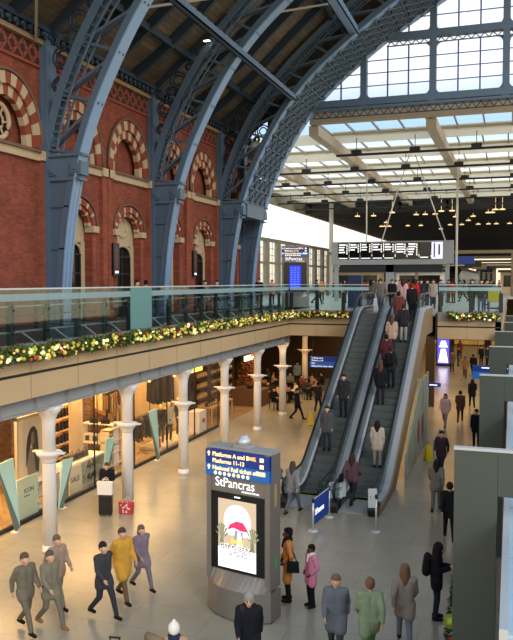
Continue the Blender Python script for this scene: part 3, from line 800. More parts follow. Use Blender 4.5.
# framed photo poster
ps = empty('framed_poster', (-15.0, YX(28, -15.0), 0), R(90), 'tall framed black and white photo of a long-haired woman in the shop window', 'poster')
MB().box(-.72, .72, -.03, .03, .55, 3.1).build('panel', mat('poster_paper', '#e0cdb4', .6, var=.03), ps)
MB().box(-.78, -.72, -.05, .05, 0, 3.2).box(.72, .78, -.05, .05, 0, 3.2).box(-.78, .78, -.05, .05, 3.1, 3.2).build('frame', mat('pale_frame', '#b9a88c', .5), ps)
pd = mat('poster_dark', '#3b332d', .6); pk = mat('poster_grey', '#8c7c6c', .6)
MB().prism([(-.05, 2.75), (.15, 2.8), (.32, 2.6), (.36, 2.2), (.42, 1.6), (.38, 1.2), (.2, 1.3), (.12, 1.9), (-.02, 2.3), (-.16, 1.9), (-.30, 1.5), (-.28, 2.1), (-.2, 2.5)], -.045, -.031, 'Y').build('printed_hair', pd, ps)
MB().prism([(-.28, 1.8), (-.05, 2.1), (.2, 2.0), (.34, 1.3), (.3, .75), (-.1, .7), (-.2, 1.2)], -.042, -.031, 'Y').prism([(-.06, 2.25), (.0, 2.6), (.12, 2.62), (.16, 2.3), (.06, 2.15)], -.05, -.031, 'Y').build('printed_figure', pk, ps)
# pale board with short words
bd = empty('leaning_board', (-14.6, YX(24, -14.6), 0), R(90), 'pale mint board with small dark words standing behind the nearest display panel', 'board')
MB().box(-.55, .55, -.02, .02, .05, 1.35).build('panel', mat('mint_board', '#cfdcc0', .6, var=.02), bd)
text('ICON', .2, pd, bd, (-.2, -.025, .85), (R(90), 0, 0)); text('now in', .10, pd, bd, (-.2, -.025, .72), (R(90), 0, 0))
# white low shelving below poster
def shelf_unit(loc, w_, d_, h, n, label, items=None, rz=R(90), m=white, back=None):
    r = empty('display_shelf', loc, rz, label, 'shelf')
    MB().box(-w_/2, -w_/2+.04, -d_/2, d_/2, 0, h).box(w_/2-.04, w_/2, -d_/2, d_/2, 0, h).build('side_panel', m, r)
    for i in range(n): z = .1+(h-.14)*i/(n-1); MB().box(-w_/2, w_/2, -d_/2, d_/2, z, z+.04).build('shelf_board', m, r)
    if back: MB().box(-w_/2, w_/2, d_/2-.02, d_/2, 0, h).build('back_panel', back, r)
    return r
def at_local(loc, rz, x, y, z): c, s_ = math.cos(rz), math.sin(rz); return (loc[0]+x*c-y*s_, loc[1]+x*s_+y*c, loc[2]+z)
def goods(loc, rz, w_, levels, n, make, label, group, cat, name):
    first = None
    for z in levels:
        for i in range(n):
            p = at_local(loc, rz, -w_/2+w_*(i+.5)/n, 0, z)
            if first is None:
                first = make(name)
                o = first
            else: o = copy_tree(first)
            o.location = p; o.rotation_euler = (0, 0, rz); tag(o, label, cat, group)
            o.scale = (1, 1, random.uniform(.88, 1.05))
def mk_boot(m1):
    def f(nm):
        r = empty(nm)
        MB().prism([(-.09, 0), (.13, 0), (.14, .05), (.08, .09), (.02, .13), (.03, .34), (-.08, .34), (-.09, .1)], -.045, .045, 'X').build('upper', m1, r, bevel=.012)
        MB().box(-.05, .05, -.09, -.03, -.0, .02).box(-.05, .05, 0, .14, 0, .015).build('sole', black, r)
        return r
    return f
def mk_box(m1, m2, s_=(.12, .1, .18)):
    def f(nm):
        r = empty(nm); MB().box(-s_[0], s_[0], -s_[1], s_[1], 0, s_[2]).build('body', m1, r, bevel=.01); MB().box(-s_[0]*.6, s_[0]*.6, -s_[1]-.006, -s_[1], s_[2]*.25, s_[2]*.8).build('front_label', m2, r); return r
    return f
def mk_bag(m1):
    def f(nm):
        r = empty(nm); MB().prism([(-.2, 0), (.2, 0), (.15, .24), (-.15, .24)], -.08, .08, 'Y').build('body', m1, r, bevel=.02)
        MB().tube([(.1*math.cos(t), 0, .22+.16*math.sin(t)) for t in [math.pi*i/10 for i in range(11)]], .012, 6).build('handle', m1, r); return r
    return f
blk = mat('black_leather', '#191614', .4)
bl = (-16.9, YX(57, -16.9), 0)
struct(MB().box(-17.6, -17.5, YX(44, -17.5), YX(72, -17.5), 0, 4.2).build('wall_shop', mat('amber_lit_wall', '#e8a94a', .7)))  # backdrop wall; the warm shop light is put into its amber colour
shelf_unit(bl, 1.7, .4, 2.7, 6, 'tall white shelving filled with black boots against the amber-lit wall', m=creamw)
goods(bl, R(90), 1.5, (.14, .65, 1.16, 1.67, 2.18), 6, mk_boot(blk), 'black ankle boot on the amber-lit tall shelving', 'black boots on the tall shelving', 'boot', 'ankle_boot')
struct(MB().box(-16.2, -16.1, YX(69, -16.1), YX(81, -16.1), 0, 3.6).build('trim_30', creamw))
ls_ = (-15.6, 22.3, 0)
c2 = (-14.85, YX(39, -14.85), 0); shelf_unit(c2, 1.3, .5, 1.05, 3, 'low white display unit under the framed photo poster', m=white)
goods(c2, R(90), 1.2, (.14, .60), 3, mk_box(white, pd), 'white shoe box with a dark label in the low display unit', 'white boxes in the low display unit', 'box', 'shoe_box')
c3 = (-15.55, 24.9, 0)
# display table with glass front and bags on it
dt = empty('display_counter', (-15.2, YX(76, -15.2), 0), R(90), 'long cream glass-fronted counter of the boot shop with black bags on top', 'counter')
MB().box(-1.35, 1.35, -.35, .35, .92, .99).build('top', white, dt)
MB().box(-1.35, -1.29, -.35, .35, 0, .92).box(1.29, 1.35, -.35, .35, 0, .92).box(-.03, .03, -.35, .35, 0, .92).box(-1.35, 1.35, -.35, .35, .02, .08).box(-1.35, 1.35, -.35, .35, .45, .49).build('frame', white, dt)
MB().box(-1.29, 1.29, -.36, -.355, .08, .92).build('glass_front', clear, dt)
goods((-15.2, YX(76, -15.2), .99), R(90), 1.3, (0,), 3, mk_bag(blk), 'black handbag on top of the glass-fronted counter', 'black handbags on the counter', 'handbag', 'handbag')
goods((-15.2, YX(76, -15.2), 0), R(90), 2.5, (.08, .49), 7, mk_boot(mat('grey_leather', '#4c4a48', .5)), 'dark shoe inside the glass-fronted counter', 'dark shoes in the counter', 'shoe', 'ankle_boot')
sg_ = empty('sale_sign', (-14.68, YX(73, -14.68), 0), R(90), 'small cream board reading SALE behind the shop glass', 'sign')
MB().prism([(-.42, .03), (.42, .03), (.36, 1.0), (-.42, 1.0)], -.02, .02, 'Y').build('board', mat('cream_board', '#d9c9a8', .6), sg_)
text('SALE', .27, pd, sg_, (-.34, -.025, .45))
g2 = (-16.6, 23.2, 0); shelf_unit((-16.0, YX(98, -16.0)+.05, 0), 1.5, .4, 1.75, 3, 'white shelf unit with black framed goods below the brown brick pier', rz=0, m=white)
goods((-16.0, YX(98, -16.0), 0), 0, 1.4, (.14, .92), 4, mk_box(white, blk, (.16, .1, .42)), 'white box with a black front on the white shelf unit', 'white boxes with black fronts', 'box', 'framed_box')
goods((-16.0, YX(98, -16.0), 1.71), 0, 1.1, (0,), 2, mk_bag(blk), 'black handbag on top of the white shelf unit', 'handbags on the white shelf unit', 'handbag', 'handbag')
shelf_unit((-15.4, YX(113, -15.4), 0), 1.6, .4, 1.6, 4, 'slim white shelf unit behind the second column', m=creamw)
goods((-15.4, YX(113, -15.4), 0), R(90), 1.4, (.14, .6, 1.07), 4, mk_box(creamw, redst, (.12, .08, .16)), 'small cream box on the slim shelf unit', 'small cream boxes', 'box', 'small_box')
# clothes rails
def rail(loc, w_, n, cols, label, z=1.9, rz=R(90), gl=1.0, grp='hanging clothes'):
    r = empty('clothes_rail', loc, rz, label, 'clothes rail')
    MB().bar((-w_/2, 0, z), (w_/2, 0, z), .03).bar((-w_/2, 0, 0), (-w_/2, 0, z), .03).bar((w_/2, 0, 0), (w_/2, 0, z), .03).build('frame', darkm, r)
    for i in range(n):
        x = -w_/2+w_*(i+.5)/n; L = gl*random.uniform(.75, 1.1)
        t = MB().prism([(-.05, z-.06), (.05, z-.06), (.22, z-.16), (.26, z-.16-L*.9), (-.26, z-.16-L), (-.22, z-.16)], -.03, .03, 'Y').build('hanging_garment', cols[i % len(cols)], None, bevel=.02)
        t.location = at_local(loc, rz, x, 0, 0); t.rotation_euler = (0, 0, rz+R(75)); tag(t, 'garment hanging on %s' % grp, 'garment', grp)
lin = [mat('linen', '#c9ad7c', .9), mat('gold_cloth', '#b98a3a', .8), mat('beige_cloth', '#a58860', .9), mat('umber_cloth', '#5e4428', .9)]
dkc = [mat('dark_cloth', '#26201c', .9), mat('brown_cloth', '#4a3322', .9), mat('grey_cloth', '#4c4844', .9), mat('blue_cloth', '#283040', .9)]
rail((-15.9, YX(107, -15.9), .0), 1.8, 9, lin, 'clothes rail of golden linen garments above the white shelves', 3.5, gl=1.3, grp='the golden upper clothes rail')
rail((-16.8, YX(112, -16.8), 0), 1.6, 8, lin, 'clothes rail of beige garments deeper in the second shop', 2.1, gl=1.1, grp='the beige clothes rail at the back')
rail((-16.4, YX(160, -16.4), 0), 2.4, 12, dkc, 'clothes rail of dark garments behind the mannequins', 3.2, gl=1.5, grp='the dark clothes rail behind the mannequins')
rail((-15.6, YX(143, -15.6), 0), 1.8, 8, dkc, 'low rail of dark garments left of the mannequins', 1.6, gl=.9, grp='the low dark rail')
# ceiling sign letters glowing in the second shop
sg_ = empty('lit_shop_letters', (-15.2, YX(115, -15.2), 3.3), R(90), 'glowing warm letters hanging inside the second shop', 'sign')
text('CORNER', .42, mat('warm_lit_letters', '#ffd890', .4, emit=2.2, var=0), sg_, (-.9, 0, 0))
MB().box(-1.0, 1.1, .03, .06, -.06, .44).build('backing', shopdk, sg_)
# awning-like wooden arm over mannequins
o = MB().bar((-15.2, 26.0, 3.1), (-15.2, 29.2, 3.35), .08, .1).ball((-15.2, 29.3, 3.37), .12, 8).bar((-15.2, 26.5, 3.1), (-15.2, 26.5, 4.57), .03).bar((-15.2, 28.8, 3.3), (-15.2, 28.8, 4.57), .03).build('display_pole', mat('dark_wood', '#3c2a1a', .6)); tag(o, 'dark wooden pole hung across the second shop window above the mannequins', 'pole')
# white cube with red mark
wc = empty('white_display_cube', (-14.8, YX(197, -14.8), 0), R(90), 'white display box with a red mark beside the third column', 'display box')
MB().box(-.45, .45, -.3, .3, .02, 1.15).build('body', white, wc, bevel=.03); MB().box(-.1, .25, -.31, -.30, .55, .75).build('red_mark', mat('red_mark', '#d0342c', .5), wc)
tb = MB().box(-15.8, -14.7, YX(150, -15.2), YX(186, -15.2), .02, .14).build('display_plinth', creamw); tag(tb, 'low pale plinth beneath the mannequins', 'plinth')
for k, (x, y) in enumerate(((-15.4, YX(210, -15.4)), (-15.5, YX(222, -15.5)))):
    o = empty('wooden_table', (x, y, 0), R(90), ('lit wooden table in the third shop, nearer one', 'lit wooden table in the third shop, farther one')[k], 'table')
    MB().box(-.7, .7, -.4, .4, .80, .86).build('top', mat('light_wood', '#b98b55', .6), o)
    for sx_ in (-.64, .64):
        for sy_ in (-.34, .34): MB().box(sx_-.03, sx_+.03, sy_-.03, sy_+.03, 0, .8).build('leg', mat('light_wood', '#b98b55'), o)
    goods((x, y, .86), R(90), 1.2, (0,), 5, mk_box(dkc[k], creamw, (.09, .09, .22)), 'small dark bottle box on the %s wooden table' % ('nearer', 'farther')[k], 'goods on the %s wooden table' % ('nearer', 'farther')[k], 'box', 'small_box')
for k, px in enumerate((200, 214, 226)):
    l_ = (-17.2, YX(px, -17.2), 0); nm_ = ('first', 'second', 'third')[k]
    shelf_unit(l_, 1.9, .35, 2.6, 5, 'tall dark shelving at the back of the third shop, %s from the left' % nm_, m=mat('dark_shelf', '#4a3420', .6))
    goods(l_, R(90), 1.7, (.14, .75, 1.36, 1.97), 7, mk_box(dkc[k] if k else lin[1], creamw, (.09, .09, .26)), 'small packaged goods on the %s tall dark shelving' % nm_, 'goods on the %s tall dark shelving' % nm_, 'box', 'small_box')
# hanging lit signs deeper in
for k, (px, py, y, w_) in enumerate(((196, 0, YX(196, -15.3), 1.4), (0, 0, YX(249, -15.3), 1.6))):
    o = empty('lit_ceiling_sign', (-15.3, y, (2.95, 2.72)[k]), R(90), ('bright yellow lit sign under the ceiling, behind the fourth column', 'bright white lit sign under the ceiling, between the fourth and fifth columns')[k], 'sign')
    MB().box(-w_/2, w_/2, -.04, .04, 0, .32).build('panel', mat('lit_sign_%d' % k, ('#ffd95a', '#fff0d0')[k], .4, emit=2.0, var=0), o)
    MB().box(-w_/2-.04, w_/2+.04, -.02, .05, -.04, 0).box(-w_/2-.04, w_/2+.04, -.02, .05, .32, .36).build('frame', darkm, o)
    MB().bar((-w_/2+.1, 0, .36), (-w_/2+.1, 0, 1.55), .02).bar((w_/2-.1, 0, .36), (w_/2-.1, 0, 1.55), .02).build('hanger', darkm, o)
for k, (x, y, z) in enumerate(((-16.2, 31.8, 2.9), (-15.6, 33.3, 3.0), (-15.9, 34.8, 2.9), (-15.3, 24.3, 3.7), (-16.4, 24.5, 3.6), (-15.2, 18.5, 3.9), (-15.9, 20.9, 3.9), (-15.4, 27.2, 3.9), (-15.4, 28.9, 3.9))):
    o = empty('pendant_lamp', (x, y, z), 0, 'small warm pendant lamp inside the shops', 'lamp', 'pendant lamps in the shops')
    MB().lathe([(.03, .16), (.10, .1), (.16, 0), (.14, 0)], n=12).build('shade', mat('copper_shade', '#a8662c', .4, .4), o, True); MB().ball((0, 0, -.02), .07, 6).build('bulb', mat('bulb', '#ffc060', .4, emit=7, var=0), o, True)
    MB().bar((0, 0, .15), (0, 0, 4.57-z), .012).build('cord', black, o)

# ================================================================ WAYFINDING TOTEM
def totem(loc, rz, label, upper=False):
    r = empty('wayfinding_totem', loc, rz, label, 'totem')
    # cross-section: front (-Y) flat with returned edges; convex plinth at the foot
    def arcf(x, y0, bow): return y0-bow*(1-(x/.85)**2)
    n = 14; xs = [-.85+1.7*i/n for i in range(n+1)]
    s = MB()
    s.prism([(-.85, -.18), (.85, -.18), (.85, .22), (.6, .32), (-.6, .32), (-.85, .22)], .75, 3.78, 'Z')
    s.box(-.85, -.72, -.24, -.18, .75, 3.78).box(.72, .85, -.24, -.18, .75, 3.78)
    s.build('body', taupe, r)
    s = MB().prism([(x, arcf(x, -.2, .30)) for x in xs]+[(.85, .25), (-.85, .25)], .03, .66, 'Z')
    s.build('plinth', taupe, r)
    top = [(x, arcf(x, -.2, .28)) for x in xs]; s = MB()
    for i in range(n):
        a, b_ = top[i], top[i+1]; s.add([(a[0], a[1], .68), (b_[0], b_[1], .68), (b_[0], -.19, 1.02), (a[0], -.19, 1.02)], [(0, 1, 2, 3)])
    s.prism([(x, arcf(x, -.2, .28)) for x in xs]+[(.85, .2), (-.85, .2)], .66, .68, 'Z'); s.build('sloping_sill', mat('taupe_light', '#8d857d', .35, .5), r)
    MB().prism([(x, arcf(x, -.14, .28)) for x in xs]+[(.8, .2), (-.8, .2)], 0, .03, 'Z').build('recessed_foot', black, r)  # black foot, set back under the bowed plinth
    MB().box(-.72, .72, -.245, -.18, 1.02, 2.80).build('black_screen_frame', blackg, r)
    MB().box(-.72, .72, -.215, -.18, 2.80, 3.2).build('name_panel', taupe, r)
    text('StPancras', .30, whl, r, (-.62, -.222, 2.93), sx=.92)
    text('INTERNATIONAL', .06, whl, r, (.10, -.222, 2.85))
    MB().box(-.85, .85, -.27, -.18, 3.44, 3.76).build('navy_header', navye, r)
    MB().box(-.85, .85, -.27, -.18, 3.17, 3.44).build('blue_header', blue, r)
    for z, t, m_ in ((3.62, 'Platforms A and B', yll), (3.47, 'Platforms 11-13', yll), (3.31, 'National Rail ticket office', yll)):
        text(t, .135, m_, r, (-.66, -.275, z), bold=.003)
    for z in (3.61, 3.30): MB().prism([(-.78, z), (-.74, z), (-.74, z+.06), (-.71, z+.06), (-.76, z+.12), (-.81, z+.06), (-.78, z+.06)], -.278, -.27, 'Y').build('arrow', yll, r)
    MB().prism([(.28, 3.64), (.52, 3.62), (.48, 3.68), (.52, 3.71), (.3, 3.70)], -.278, -.27, 'Y').build('train_symbol', orgl, r)
    for x, z in ((.66, 3.62), (.66, 3.47), (.58, 3.31), (.7, 3.31)): MB().box(x-.05, x+.05, -.278, -.27, z, z+.09).build('symbol', yll, r)
    for i in range(8): MB().ball((-.58+.125*i, -.272, 3.235), .045, 5, (1, .15, 1)).build('symbol', yll, r)
    MB().box(-.86, .86, -.2, .25, 3.78, 3.83).build('cap', steelg, r)
    if not upper:
        MB().lathe([(.16, 3.9), (.16, 4.0), (.12, 4.02), (.10, 4.08), (.02, 4.10)], c=(-.02, .05, 0), n=16).build('camera_dome', steelb, r, True)
        MB().box(-.2, .18, -.1, .2, 3.83, 3.90).build('camera_box', steelg, r)
        MB().box(.852, .858, -.02, .06, 1.2, 1.5).build('green_sticker', mat('green_sticker', '#2f9e55', .5), r)
        MB().box(.852, .858, -.05, .05, 2.6, 3.1).build('speaker_strip', mat('tan_strip', '#a08a58', .5), r)
        # advertisement on the screen: arched hall, crimson umbrella, floor, words
        SCm = lambda n_, c: mat(n_, c, .3, emit=.85, var=.03)
        y = -.25
        MB().box(-.52, .50, -.248, -.246, 1.08, 2.66).build('screen', SCm('ad_wall', '#b5a088'), r)
        MB().prism([(-.36, 1.85)]+[(.0+.36*math.cos(t), 2.2+.36*math.sin(t)) for t in [math.pi-math.pi*i/14 for i in range(15)]]+[(.36, 1.85)], y-.001, -.248, 'Y').build('printed_arch', SCm('ad_sky', '#f2f0ee'), r)
        MB().box(-.52, .50, y-.0035, y-.001, 1.08, 1.55).build('printed_floor', SCm('ad_floor', '#e9e2ea'), r)
        for x in (-.42, .40):
            s = MB()
            for i in range(7): t = math.pi*(.1+.8*i/6); s.prism([(x, 1.72), (x+.17*math.cos(t)-.02, 1.80+.30*math.sin(t)), (x+.17*math.cos(t)+.03, 1.78+.30*math.sin(t))], y-.004, y-.002, 'Y')
            s.prism([(x-.06, 1.56), (x+.06, 1.56), (x+.04, 1.75), (x-.04, 1.75)], y-.004, y-.002, 'Y'); s.build('printed_palm', SCm('ad_palm', '#6d7356'), r)
        MB().prism([(-.27, 1.96), (-.2, 2.09), (-.02, 2.19), (.16, 2.18), (.24, 2.08), (.30, 1.99), (.10, 1.98), (-.1, 2.03)], y-.006, y-.003, 'Y').build('printed_umbrella', SCm('ad_crimson', '#c8305e'), r)
        MB().prism([(-.10, 1.62), (.16, 1.62), (.15, 1.96), (-.06, 1.98)], y-.005, y-.002, 'Y').build('printed_shadow', SCm('ad_grey', '#8c8790'), r)
        MB().prism([(-.02, 1.6), (.14, 1.6), (.12, 1.84), (.08, 1.96), (.02, 1.96), (.0, 1.82)], y-.006, y-.003, 'Y').build('printed_figure', SCm('ad_white', '#f4f2f0'), r)
        text('PARIS', .13, SCm('ad_yellow', '#f2d227'), r, (-.16, y-.008, 1.67), bold=.004)
        text('GET CHEEKY', .15, SCm('ad_white', '#f4f2f0'), r, (-.47, y-.008, 1.53), sx=.95); text('& CHIC', .15, SCm('ad_white', '#f4f2f0'), r, (-.24, y-.008, 1.40))
        text('GET CHEEKY', .15, SCm('ad_ink', '#4a4650'), r, (-.462, y-.0045, 1.52), sx=.95, bold=.006); text('& CHIC', .15, SCm('ad_ink', '#4a4650'), r, (-.232, y-.0045, 1.39), bold=.006)
        MB().box(-.08, .08, -.249, -.246, 2.72, 2.75).build('sensor', whl, r)
    else:
        MB().box(-.34, .36, -.25, -.246, 1.15, 2.60).build('blue_screen', mat('lit_blue_screen', '#1a28e0', .3, emit=1.0, var=.1), r)
        s = MB()
        for c_ in range(3):
            for k in range(9): s.box(-.28+.2*c_, -.14+.2*c_, -.253, -.25, 1.3+.14*k, 1.37+.14*k)
        s.build('screen_text', mat('dim_blue_text', '#4a6cf0', .3, emit=.9), r)
    return r
totem((-5.72, 15.85, 0), R(-13), 'tall grey wayfinding totem with blue header and a lit advertisement screen, nearest')
totem((-12.8, 45.1, 5.95), R(10), 'tall grey totem with a blue screen on the upper level, left of the departures board', True)

# ================================================================ DEPARTURES BOARD
db = empty('departures_board', (-9.25, 60, 5.95), 0, 'wide hanging departures board of black screens in a grey frame', 'departures board')
MB().box(-4.7, 4.5, -.15, .3, 2.95, 3.35).box(-4.7, 4.5, -.1, .3, 4.70, 4.80).box(-4.7, -4.2, -.12, .3, 3.3, 4.75).box(4.1, 4.9, -.12, .3, 3.0, 4.8).build('frame', steelg, db)
MB().box(-4.1, 4.1, .0, .25, 2.35, 2.95).build('dark_underside_panel', darkm, db)
for i in range(9):
    x0 = -4.18+.925*i
    p = MB().box(x0+.03, x0+.88, -.14, -.02, 3.38, 4.68).build('screen', blackg if i != 8 else mat('pale_screen', '#d8d4ee', .4, emit=.8, var=0), db)
    s = MB(); rnd = random.Random(i)
    if i == 8: s.box(x0+.2, x0+.3, -.15, -.14, 3.5, 4.6); s.box(x0+.55, x0+.68, -.15, -.14, 3.7, 4.5); s.build('screen_text', mat('screen_ink', '#3a3550', .5), p)
    elif i == 7: s.box(x0+.1, x0+.7, -.15, -.14, 3.46, 3.54); s.build('screen_text', whl, p)
    else:
        rows = (5 if i == 6 else rnd.randint(3, 4))
        for k in range(rows):
            z = 4.5-.2*k; s.box(x0+.1, x0+.1+rnd.uniform(.35, .6), -.15, -.14, z, z+.10)
        for k in range(rows+2): s.box(x0+.70, x0+.80, -.15, -.14, 4.5-.14*k, 4.58-.14*k)
        if i < 5: s.box(x0+.08, x0+.8, -.15, -.14, 3.44, 3.50)
        s.build('screen_text', whl, p)
MB().box(-.30, .30, .0, .3, 0, 3.0).build('leg', steelg, db)
MB().box(4.3, 4.6, .05, .3, 0, 3.0).build('leg', steelg, db); MB().box(-4.5, -4.2, .05, .3, 0, 3.0).build('leg', steelg, db)
# dark blue pillar by the rail
p = at(353, 308, Z=5.95)
o = empty('blue_information_pillar', (p.x, 46, 5.95), 0, 'plain dark blue information pillar behind the glass left of the escalators', 'pillar')
MB().box(-.42, .42, -.2, .2, .05, 2.0).build('panel', mat('deep_blue_panel', '#16264f', .4), o); MB().box(-.45, .45, -.25, .25, 0, .06).build('base', darkm, o)

# ================================================================ ESCALATORS
EP = [(24.0, 0), (25.9, 0), (26.4, .10), (26.9, .32), (36.3, 5.65), (36.8, 5.87), (37.3, 5.97), (40.2, 5.97)]
def off(P, t): return [(p[0]+n[0]*t, p[1]+n[1]*t) for p, n in zip(P, norms(P))]
stepm = mat('grooved_step', '#5e635f', .6, .05, var=.08)
def pathat(y):
    for a, b in zip(EP[:-1], EP[1:]):
        if a[0] <= y <= b[0]: return a[1]+(b[1]-a[1])*(y-a[0])/(b[0]-a[0])
    return 0 if y < 24 else 5.97
balblack = glass('dark_balustrade_glass', (.72, .78, .80), .15)
def escalator(x0, x1, label, clad=None):
    xc = (x0+x1)/2; r = empty('escalator', (xc, 24, 0), 0, label, 'escalator', 'escalators to the upper level')
    def B(mb, nm, m, **k): mb.v = [(x-xc, y-24, z) for x, y, z in mb.v]; return mb.build(nm, m, r, **k)
    iw = .32
    a, b = x0+iw, x1-iw
    # steps
    y = 25.35; 
    while y < 38.6:
        z = pathat(y+.2); z2 = pathat(y-.2)
        s = MB().box(a, b, y, y+.40, z-.02, z).box(a, b, y-.02, y+.0, min(z, z2)-.02, z)
        g = B(s, 'step', stepm); y += .40
    MB  # combs and landings
    B(MB().box(a, b, 23.9, 25.35, .0, .035), 'landing_plate', steelg); B(MB().box(a, b, 38.4, 40.5, 5.9, 5.975), 'landing_plate', steelg)
    B(MB().box(a, b, 25.30, 25.36, .03, .05), 'comb', mat('comb_yellow', '#b0a050', .5)); B(MB().box(a, b, 38.38, 38.44, 5.95, 5.985), 'comb', mat('comb_yellow', '#b0a050'))
    for u0, u1, side in ((x0, x0+iw, 1), (x1-iw, x1, -1)):
        xm = (u0+u1)/2+side*.06
        # skirt and decking
        s = MB().strip(off(EP, .30), off(EP, -.25), u0+(iw-.03 if side > 0 else 0), u0+(iw if side > 0 else .03), 'X')
        B(s, 'skirt', mat('skirt_metal', '#4a5056', .35, .2))
        P1 = off(EP, .24); P2 = off(EP, .33)
        B(MB().strip(P2, P1, u0, u1, 'X'), 'decking', steelb)
        B(MB().strip(off(EP, .24), off(EP, -.35), (u0 if side > 0 else u1-.03), (u0+.03 if side > 0 else u1), 'X'), 'outer_panel', steelg)
        # glass and handrail loop
        H = off(EP, .98); hp = [(xm, 24.05, .36), (xm, 23.72, .50), (xm, 23.60, .72), (xm, 23.72, .92)]+[(xm, p[0]+(.0), p[1]) for p in H]+[(xm, 40.45, 6.88), (xm, 40.55, 6.7), (xm, 40.45, 6.5), (xm, 40.2, 6.36)]
        Gt = [(23.72, .86)]+off(EP, .93); Gb = [(23.72, .40)]+off(EP, .33)
        B(MB().strip(Gt, Gb, xm-.007, xm+.007, 'X'), 'glass_balustrade_panel', balblack)
        B(MB().tube(hp, .045, 8), 'handrail', black, smooth=True)
        B(MB().prism([(23.75, 0), (24.3, 0), (24.3, .36), (23.66, .36), (23.62, .25)], u0, u1, 'X'), 'newel_base', darkm)
    # truss underneath
    low = off(EP, -1.0); low = [(max(p[0], 24.0), max(p[1], 0.0)) for p in low]
    B(MB().strip(off(EP, -.3), low, x0+.04, x1-.04, 'X'), 'truss', mat('truss_cladding', '#6e6352', .6))
    if clad:
        low = [(max(p[0], 23.9), max(p[1], 0.0)) for p in off(EP, -1.02)]
        B(MB().strip(off(EP, .24), low, x1, x1+.05, 'X'), 'side_cladding', clad)
    return r
escalator(-7.35, -5.70, 'left escalator with grey steps and nobody on its upper half, next to the left balcony')
escalator(-5.62, -3.97, 'right escalator crowded with people, brown cladding on its outer side', mat('brown_cladding', '#8a7152', .5))
# glazed enclosure beneath the right escalator
en = empty('glazed_enclosure', (-3.75, 28.8, 0), 0, 'pale green glazed enclosure with red posters beneath the right escalator', 'enclosure')
ol = mat('pale_green_glass_panel', '#8f9a80', .25, var=.08)
for i in range(5): MB().prism([(1.5*i+.02, .05), (1.5*i+1.46, .05), (1.5*i+1.46, min(3.2, .9+.55*(1.5*i+1.4))), (1.5*i+.02, min(3.2, .9+.55*1.5*i))], -.03, .03, 'X').build('panel', ol, en)
for i in range(6): MB().box(-.05, .05, 1.5*i-.03, 1.5*i+.03, 0, min(3.3, .95+.55*1.5*i)).build('post', steelg, en)
for i in (2, 3): MB().box(.032, .04, 1.5*i+.35, 1.5*i+1.1, .7, 1.6).build('red_poster', mat('dull_red_poster', '#94503f', .6), en)
fr = empty('floor_railing', (-3.1, 33.0, 0), 0, 'low grey railing at the foot of the glazed enclosure, beside the yellow sign', 'railing')
MB().bar((0, 0, .35), (0, 2.6, .35), .05).bar((0, 0, .7), (0, 2.6, .7), .05).build('rail', steelg, fr)
for y in (0, 1.3, 2.6): MB().bar((0, y, 0), (0, y, .72), .06).build('post', steelg, fr)
# small blue sign on a thin post
p = G(421, 430); o = empty('small_hanging_sign', (-3.45, 33.6, 0), 0, 'small dark blue sign on a thin post beside the enclosure under the right escalator', 'sign')
MB().box(0, .55, -.02, .02, 2.95, 3.12).build('panel', navye, o); MB().bar((0, 0, 0), (0, 0, 3.15), .04).build('post', steelg, o); MB().box(.06, .4, -.03, -.02, 3.01, 3.05).build('lettering', whl, o)

# signs fixed on the escalator newels
def plate(loc, rz, w_, h, label, words):
    o = empty('notice_plate', loc, rz, label, 'notice'); MB().box(-w_/2, w_/2, -.012, .012, 0, h).build('plate', mat('notice_white', '#c9cfcd', .5, var=.03), o)
    text(words, .15, mat('grey_ink', '#555b60', .6), o, (-w_/2+.06, -.016, h*.45), sx=.8); return o
plate((-7.12, 24.55, .28), R(62), .85, .62, 'white notice with NO ENTRY words on the left escalator newel', 'NO ENTRY')
plate((-5.45, 24.45, .28), R(62), .85, .62, 'white notice with NO ENTRY words between the two escalators', 'NO ENTRY')
plate((-4.12, 23.6, .35), R(20), .28, .62, 'narrow white notice on the right newel of the right escalator', 'i')
# ================================================================ BARRIERS, WET FLOOR SIGNS
def bpost(p, label, h=1.0):
    o = empty('barrier_post', p, 0, label, 'barrier post')
    MB().lathe([(.17, 0), (.17, .02), (.05, .05)], n=18).build('base', steelb, o, True); MB().lathe([(.032, .03), (.032, h-.1)], n=12).build('pole', steelb, o, True)
    MB().lathe([(.045, h-.12), (.045, h-.02), (.03, h)], n=12).build('head', darkm, o, True); return o
bpost(G(313, 531), 'steel barrier post at the near end of the blue banner'); bpost(G(329, 517), 'steel barrier post at the far end of the blue banner')
bpost(G(376, 532), 'lone steel barrier post in front of the right escalator, nearest the camera', 1.15); bpost((-7.55, 24.9, 0), 'steel barrier post at the outer side of the left escalator')
a, b = G(313, 531), G(329, 517); d = b-a
bn = empty('barrier_banner', a, math.atan2(d.y, d.x), 'deep blue barrier banner with white lettering between two steel posts', 'banner')
L = d.length; MB().box(.05, L-.05, -.012, .012, .17, .95).build('banner_cloth', mat('banner_blue', '#1f3f9a', .6, var=.05), bn); text('StPancras', .27, whl, bn, (.12, -.016, .45), sx=.8); MB().bar((.03, 0, .96), (L-.03, 0, .96), .03).build('top_bar', steelb, bn)
yel = mat('wet_floor_yellow', '#e8c414', .45, var=.03)
